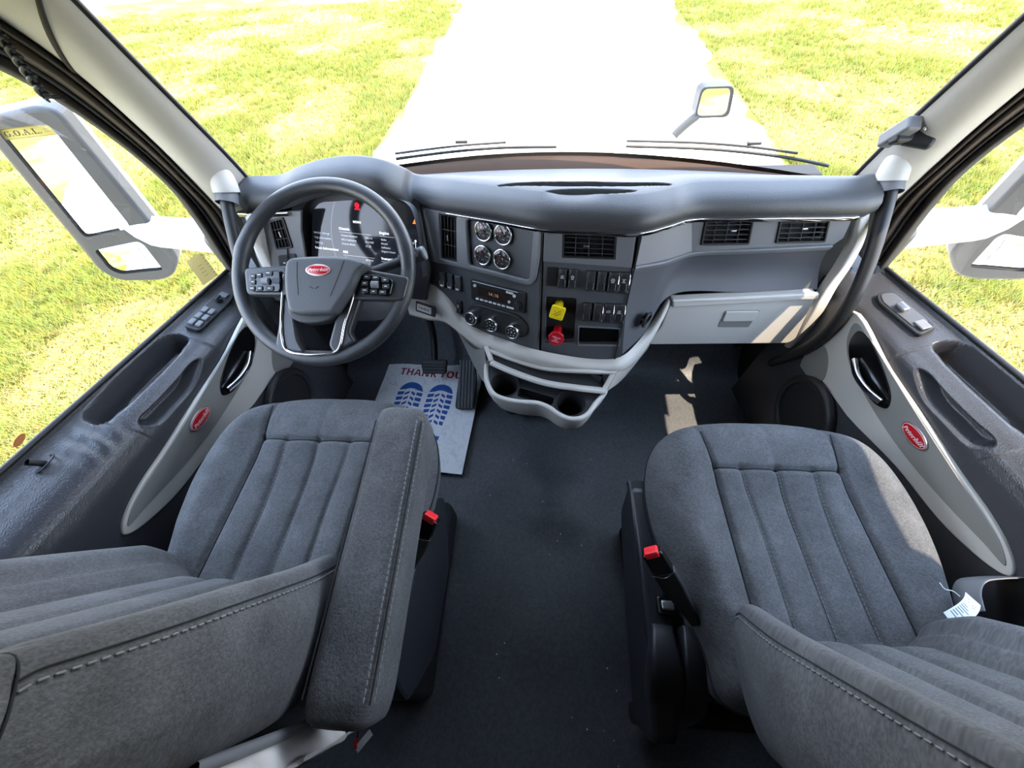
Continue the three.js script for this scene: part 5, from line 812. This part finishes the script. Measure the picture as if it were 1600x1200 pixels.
{
  const c = thing('pillar_camera', 'small silver and black dash camera on the right windshield pillar', 'camera');
  const a = [0.8,0.9964,-1.0065], b = [0.8,1.0543,-0.9574], d = V(b).sub(V(a)).normalize(), up = new THREE.Vector3(0.1, 0.75, 0.65).addScaledVector(d, -d.dot(new THREE.Vector3(0.1, 0.75, 0.65))).normalize(), F = new Frame([(a[0] + b[0]) / 2, (a[1] + b[1]) / 2, (a[2] + b[2]) / 2], d.toArray(), d.clone().cross(up).negate().toArray()), L = V(a).distanceTo(V(b));
  part(c, 'camera_body', F.put(rbox(L, 0.03, 0.03, 0.006, 0, 0, 0)), M.grey, 'silver grey housing');
  part(c, 'button_face', F.put(rbox(L * 0.9, 0.018, 0.006, 0.002, -0.002, -0.004, 0.0135)), M.blackGloss);
  for (let i = 0; i < 4; i++) part(c, 'button', F.put(rbox(0.004, 0.004, 0.003, 0.001, -L * 0.3 + i * L * 0.17, -0.004, 0.0165)), M.white);
  const q = [0.835,1.0297,-0.9666]; part(c, 'bracket', merge([rbox(0.055, 0.06, 0.02, 0.008).rotateX(-0.7).rotateY(-0.6).translate(q[0] + 0.004, q[1], q[2]), rbox(0.055, 0.022, 0.026, 0.006).rotateX(-0.7).translate(q[0] - 0.022, q[1] - 0.012, q[2] - 0.004)]), M.black, 'black mounting bracket');
  for (const [dx, dy, dz] of [[-0.012, 0.012, 0.014], [0.012, 0.008, 0.016], [0.0, -0.012, 0.012]]) part(c, 'screw', new THREE.SphereGeometry(0.0042, 10, 8).translate(q[0] + dx, q[1] + dy, q[2] + dz), M.chromeSoft);
}
{
  const k = thing('hanging_cord', 'twisted black cord with a frayed end at the driver side pillar', 'cord');
  const A = [-0.86,1.3094,-0.7554], B = [-0.9,1.1979,-0.773], tw = (o) => Array.from({ length: 60 }, (_, i) => { const t = i / 59; return [lerp(A[0], B[0], t) + 0.005 * Math.cos(t * 26 + o), lerp(A[1], B[1], t) + 0.005 * Math.sin(t * 26 + o), lerp(A[2], B[2], t) + 0.004 * Math.sin(t * 26 + o)]; });
  part(k, 'strand', tube(tw(0), 0.0042, 120, 7), M.black); part(k, 'strand', tube(tw(Math.PI), 0.0042, 120, 7), M.black);
  for (const e of [[-0.9,1.1904,-0.772],[-0.9,1.1867,-0.801],[-0.9,1.1929,-0.7967],[-0.9,1.1931,-0.7696]]) part(k, 'frayed_end', tube([B, [lerp(B[0], e[0], 0.5), lerp(B[1], e[1], 0.5), lerp(B[2], e[2], 0.5)], e], 0.002, 6, 5), M.black);
}
// ---------------------------------------------------------------- outside mirrors
for (const s of [-1, 1]) {
  const m = thing('side_mirror', s < 0 ? 'tall driver side mirror with main glass, wide angle glass and a warning sticker' : 'passenger side mirror on a pale arm at the right edge', 'mirror');
  const n = [0.402 * -s, 0, 0.916], F = new Frame([s * 1.3, 0.85, -1.06], new THREE.Vector3(0, 1, 0).cross(V(n).normalize()).toArray(), [0, 1, 0]);
  const Q = (pts) => { const o = pts.map(([x, y]) => [-s * x, y]); return s > 0 ? o.reverse() : o; };
  const main = soften(Q([[-0.1137,0.2361],[0.0093,0.2293],[0.0207,0.213],[-0.0106,-0.0822],[-0.169,-0.0816]]), 0.03), conv = soften(Q([[-0.1747,-0.1009],[-0.0317,-0.102],[-0.0182,-0.1246],[-0.0324,-0.2395],[-0.1706,-0.2185],[-0.191,-0.1854]]), 0.02);
  const shell = soften(Q([[-0.1286,0.2482],[0.0133,0.2566],[0.0508,0.2399],[0.0496,0.2053],[0.0361,-0.0782],[0.0273,-0.203],[-0.0301,-0.2571],[-0.0782,-0.2647],[-0.1861,-0.2328],[-0.2097,-0.1822],[-0.1905,-0.0918]]), 0.03);
  part(m, 'housing', F.put(plate(shell, 0.07, 0.006, 0.012, [main, conv], 4)), M.greyHousing, 'pale grey dusty mirror housing');
  part(m, 'housing_back', F.put(plate(shell, 0.03, -0.055, 0.01, [], 3)), M.whitePaint);
  part(m, 'main_glass', F.put(plate(main, 0.004, -0.004, 0.0005)), M.mirror, 'large flat mirror glass');
  const cg = [], cc = [0, 0]; for (const p of conv) { cc[0] += p[0] / conv.length; cc[1] += p[1] / conv.length; }
  for (let i = 0; i <= 10; i++) { const r = 1 - i / 10; cg.push(conv.map((p) => [cc[0] + (p[0] - cc[0]) * r, cc[1] + (p[1] - cc[1]) * r, -0.006 + 0.012 * (1 - r * r)])); }
  part(m, 'wide_angle_glass', F.put(loft(cg, true)), M.mirror, 'small convex mirror glass');
  const arm = [[s * 1.0, 0.735, -1.06], [s * 1.12, 0.735, -1.07], [s * 1.27, 0.74, -1.085], [s * 1.36, 0.76, -1.07]];
  part(m, 'arm', sweep(arm, [0, 1, 0.1], (t) => lerp(0.11, 0.085, t), 0.07, 30), M.whitePaint, 'white mirror arm');
  part(m, 'arm_foot', rbox(0.09, 0.12, 0.12, 0.03, s * 1.02, 0.72, -1.05), M.greyHousing);
  if (s < 0) {
    const t = canvasTex(512, 128, (g) => { g.fillStyle = '#a89a48'; g.fillRect(0, 0, 512, 128); g.strokeStyle = '#5a4e1c'; g.lineWidth = 4; g.strokeRect(6, 6, 500, 116); g.fillStyle = '#1c180a'; g.font = 'bold 88px serif'; g.fillText('G.O.A.L.', 26, 94); g.font = '22px serif'; ['GET', 'OUT', 'AND', 'LOOK'].forEach((w, i) => { g.fillStyle = i === 3 ? '#c8641e' : '#5a5020'; g.fillText(w, 424, 32 + i * 27); }); });
    const c = [[-0.1111,0.1964],[0.002,0.1906],[0.0027,0.2159],[-0.1057,0.2205]], sg = new THREE.ShapeGeometry(shape(c)), su = sg.attributes.uv; { const sp = sg.attributes.position; for (let i = 0; i < sp.count; i++) { let b = 0; c.forEach((p, k) => { if (Math.hypot(p[0] - sp.getX(i), p[1] - sp.getY(i)) < Math.hypot(c[b][0] - sp.getX(i), c[b][1] - sp.getY(i))) b = k; }); su.setXY(i, [0, 1, 1, 0][b], [0, 0, 1, 1][b]); } } part(m, 'mirror_sticker', F.put(sg.translate(0, 0, -0.003)), flat(t, 0.6), 'yellow sticker reading G.O.A.L.');
  }
}
// hood mirror on the right fender
{
  const m = thing('hood_mirror', 'small mirror on a stalk standing on the right side of the hood', 'mirror');
  const F = new Frame([0, 0, -2.1], [1, 0, -0.04], [0, 1, 0]), off = (p) => [p[0], p[1]];
  const o = soften([[0.7386,0.6725,-2.1],[0.9048,0.6709,-2.1],[0.8803,0.7949,-2.1],[0.729,0.7969,-2.1]].map(off), 0.03), i = soften([[0.7469,0.6827,-2.1],[0.8886,0.6817,-2.1],[0.8675,0.7859,-2.1],[0.741,0.7871,-2.1]].map(off), 0.025);
  const sh = new THREE.Vector3(0, 0, 0); void sh;
  part(m, 'housing', F.put(plate(o, 0.06, 0.008, 0.003, [i], 3)), M.black); part(m, 'back_cover', F.put(plate(o, 0.02, -0.045, 0.008, [], 3)), M.greyHousing); part(m, 'glass', F.put(plate(i, 0.004, 0.002, 0.0005)), M.mirror);
  const a = [[0.7573,0.6798,-2.14],[0.7108,0.638,-2.14],[0.6704,0.5886,-2.14],[0.6502,0.5272,-2.14]]; part(m, 'stalk', tube(a, 0.02, 20, 10), M.greyHousing);
}
// hood, cowl and wipers
{
  const rows = []; for (let k = 0; k <= 20; k++) { const t = k / 20, z = -1.42 - 1.85 * t, w = lerp(0.78, 0.6, t), row = []; for (let j = 0; j <= 30; j++) { const a = -1 + j / 15, x = a * w, e = Math.abs(a) ** 5; row.push([x, lerp(0.80, 0.60, t ** 1.3) + 0.035 * (1 - a * a) - 0.22 * e, z + 0.2 * a * a * (1 - t)]); } rows.push(row); }
  const last = rows[20].map((p) => [p[0] * 0.98, -0.4, p[2] - 0.12]); rows.push(last);
  solo('hood', loft(rows), M.whitePaint, 'glossy white truck hood beyond the windshield', 'hood', 'structure');
  for (const s of [-1, 1]) { const f = []; for (let k = 0; k <= 16; k++) { const t = k / 16, z = -1.75 - 1.4 * t, row = []; for (let j = 0; j <= 10; j++) { const a = j / 10; row.push([s * lerp(0.5, 1.05, a), 0.25 + 0.28 * Math.sin(Math.PI * clamp(t * 0.9 + 0.1)) - 0.35 * a ** 4, z]); } f.push(row); } solo('fender', loft(f), M.whitePaint, s > 0 ? 'white right fender beside the hood' : 'white left fender beside the hood', 'fender', 'structure'); }
  const cw = []; for (const [dy, dz] of [[0.03, 0.02], [-0.01, -0.05], [-0.04, -0.12]]) { const r = []; for (let j = 0; j <= 24; j++) { const p = glassBase((-1 + j / 12) * 0.84); r.push([p[0], p[1] + dy - 0.02, p[2] + dz - 0.02]); } cw.push(r); }
  solo('cowl', loft(cw), M.cowl, 'dark cowl panel at the foot of the windshield outside', 'cowl', 'structure');
  const blade = (pts, label) => { const w = thing('wiper', label, 'wiper'); part(w, 'blade', tube(pts, 0.0045, 40, 8), M.greyHousing); part(w, 'arm', sweep(pts.map((p) => [p[0], p[1] + 0.013, p[2] - 0.006]).slice(0, Math.ceil(pts.length * 0.7)), [0, 0.3, 1], 0.014, 0.007, 30), M.greyHousing); part(w, 'arm_joint', rbox(0.04, 0.009, 0.014, 0.003, pts[2][0], pts[2][1] + 0.022, pts[2][2] - 0.012), M.greyHousing); };
  blade([[-0.4568,0.885,-1.2177],[-0.3693,0.885,-1.2398],[-0.2502,0.885,-1.2652],[-0.1084,0.885,-1.2805],[0.053,0.885,-1.2763]].map((p) => [p[0], p[1], p[2] - 0.03]), 'left wiper parked along the bottom of the windshield');
  blade([[0.8066,0.885,-1.112],[0.7352,0.885,-1.1572],[0.6279,0.885,-1.2027],[0.4918,0.885,-1.2394],[0.2691,0.885,-1.2691]].map((p) => [p[0], p[1], p[2] - 0.03]).reverse(), 'right wiper parked along the bottom of the windshield');
}
// stickers on the driver window and lettering on the body side
{
  const t = canvasTex(256, 256, (g) => { g.fillStyle = '#a79a68'; g.fillRect(0, 0, 256, 256); g.fillStyle = '#6f6540'; for (let i = 0; i < 8; i++) g.fillRect(220, 12 + i * 31, 36, 7); for (let i = 0; i < 4; i++) g.fillRect(90, 60 + i * 34, 70, 5); });
  const F = new Frame([-0.994, 0, 0], [0, 0, -1], [0, 1, 0]), q = [[-0.994,0.7205,-0.8339],[-0.994,0.7064,-0.9001],[-0.994,0.7848,-0.9055],[-0.994,0.7961,-0.8438]].map((p) => [-p[2], p[1]]), g = new THREE.ShapeGeometry(shape(q)), uv = g.attributes.uv; [[0, 0], [1, 0], [1, 1], [0, 1]].forEach((c, i) => uv.setXY(i, c[0], c[1]));
  solo('window_label', F.put(g), phys(0xffffff, 0.9, { map: t, transmission: 0.4, thickness: 0 }), 'tan paper label on the front corner of the driver window', 'sticker');
  const c = [-0.994,0.7997,-0.2795]; solo('window_emblem', F.put(plate(oval(-c[2], c[1], 0.014, 0.0065, 28, 0.15), 0.001, 0.0005, 0.0002)), std(0xb0703a, 0.5), 'small reddish oval sticker low on the driver window', 'sticker');
  const bt = canvasTex(512, 128, (g) => { g.fillStyle = '#f2f2f0'; g.fillRect(0, 0, 512, 128); g.fillStyle = '#7a1a20'; g.font = 'bold italic 92px serif'; g.fillText('Peterbilt', 60, 92); });
  solo('body_lettering', new Frame([-1.1315, 0.78, 0.9], [0, 0, -1], [0, 1, 0]).put(new THREE.PlaneGeometry(0.5, 0.11).rotateY(Math.PI)), flat(bt, 0.4), 'red script lettering on the white body side behind the driver door', 'lettering');
}
// floor lint
{
  const list = []; for (let i = 0; i < 22; i++) { const x = -0.2 + 0.45 * rnd(), z = -0.65 + 0.95 * rnd(); list.push(new THREE.IcosahedronGeometry(0.0009 + 0.0008 * rnd(), 0).scale(1.6, 0.5, 1).rotateY(rnd() * 3).translate(x, 0.012 + 0.012 * Math.exp(-((x - 0.05) ** 2) / 0.05), z)); }
  solo('floor_lint', merge(list), M.white, 'tiny pale specks of lint scattered on the floor mat', 'lint', 'stuff');
}

renderer.render(scene, camera);
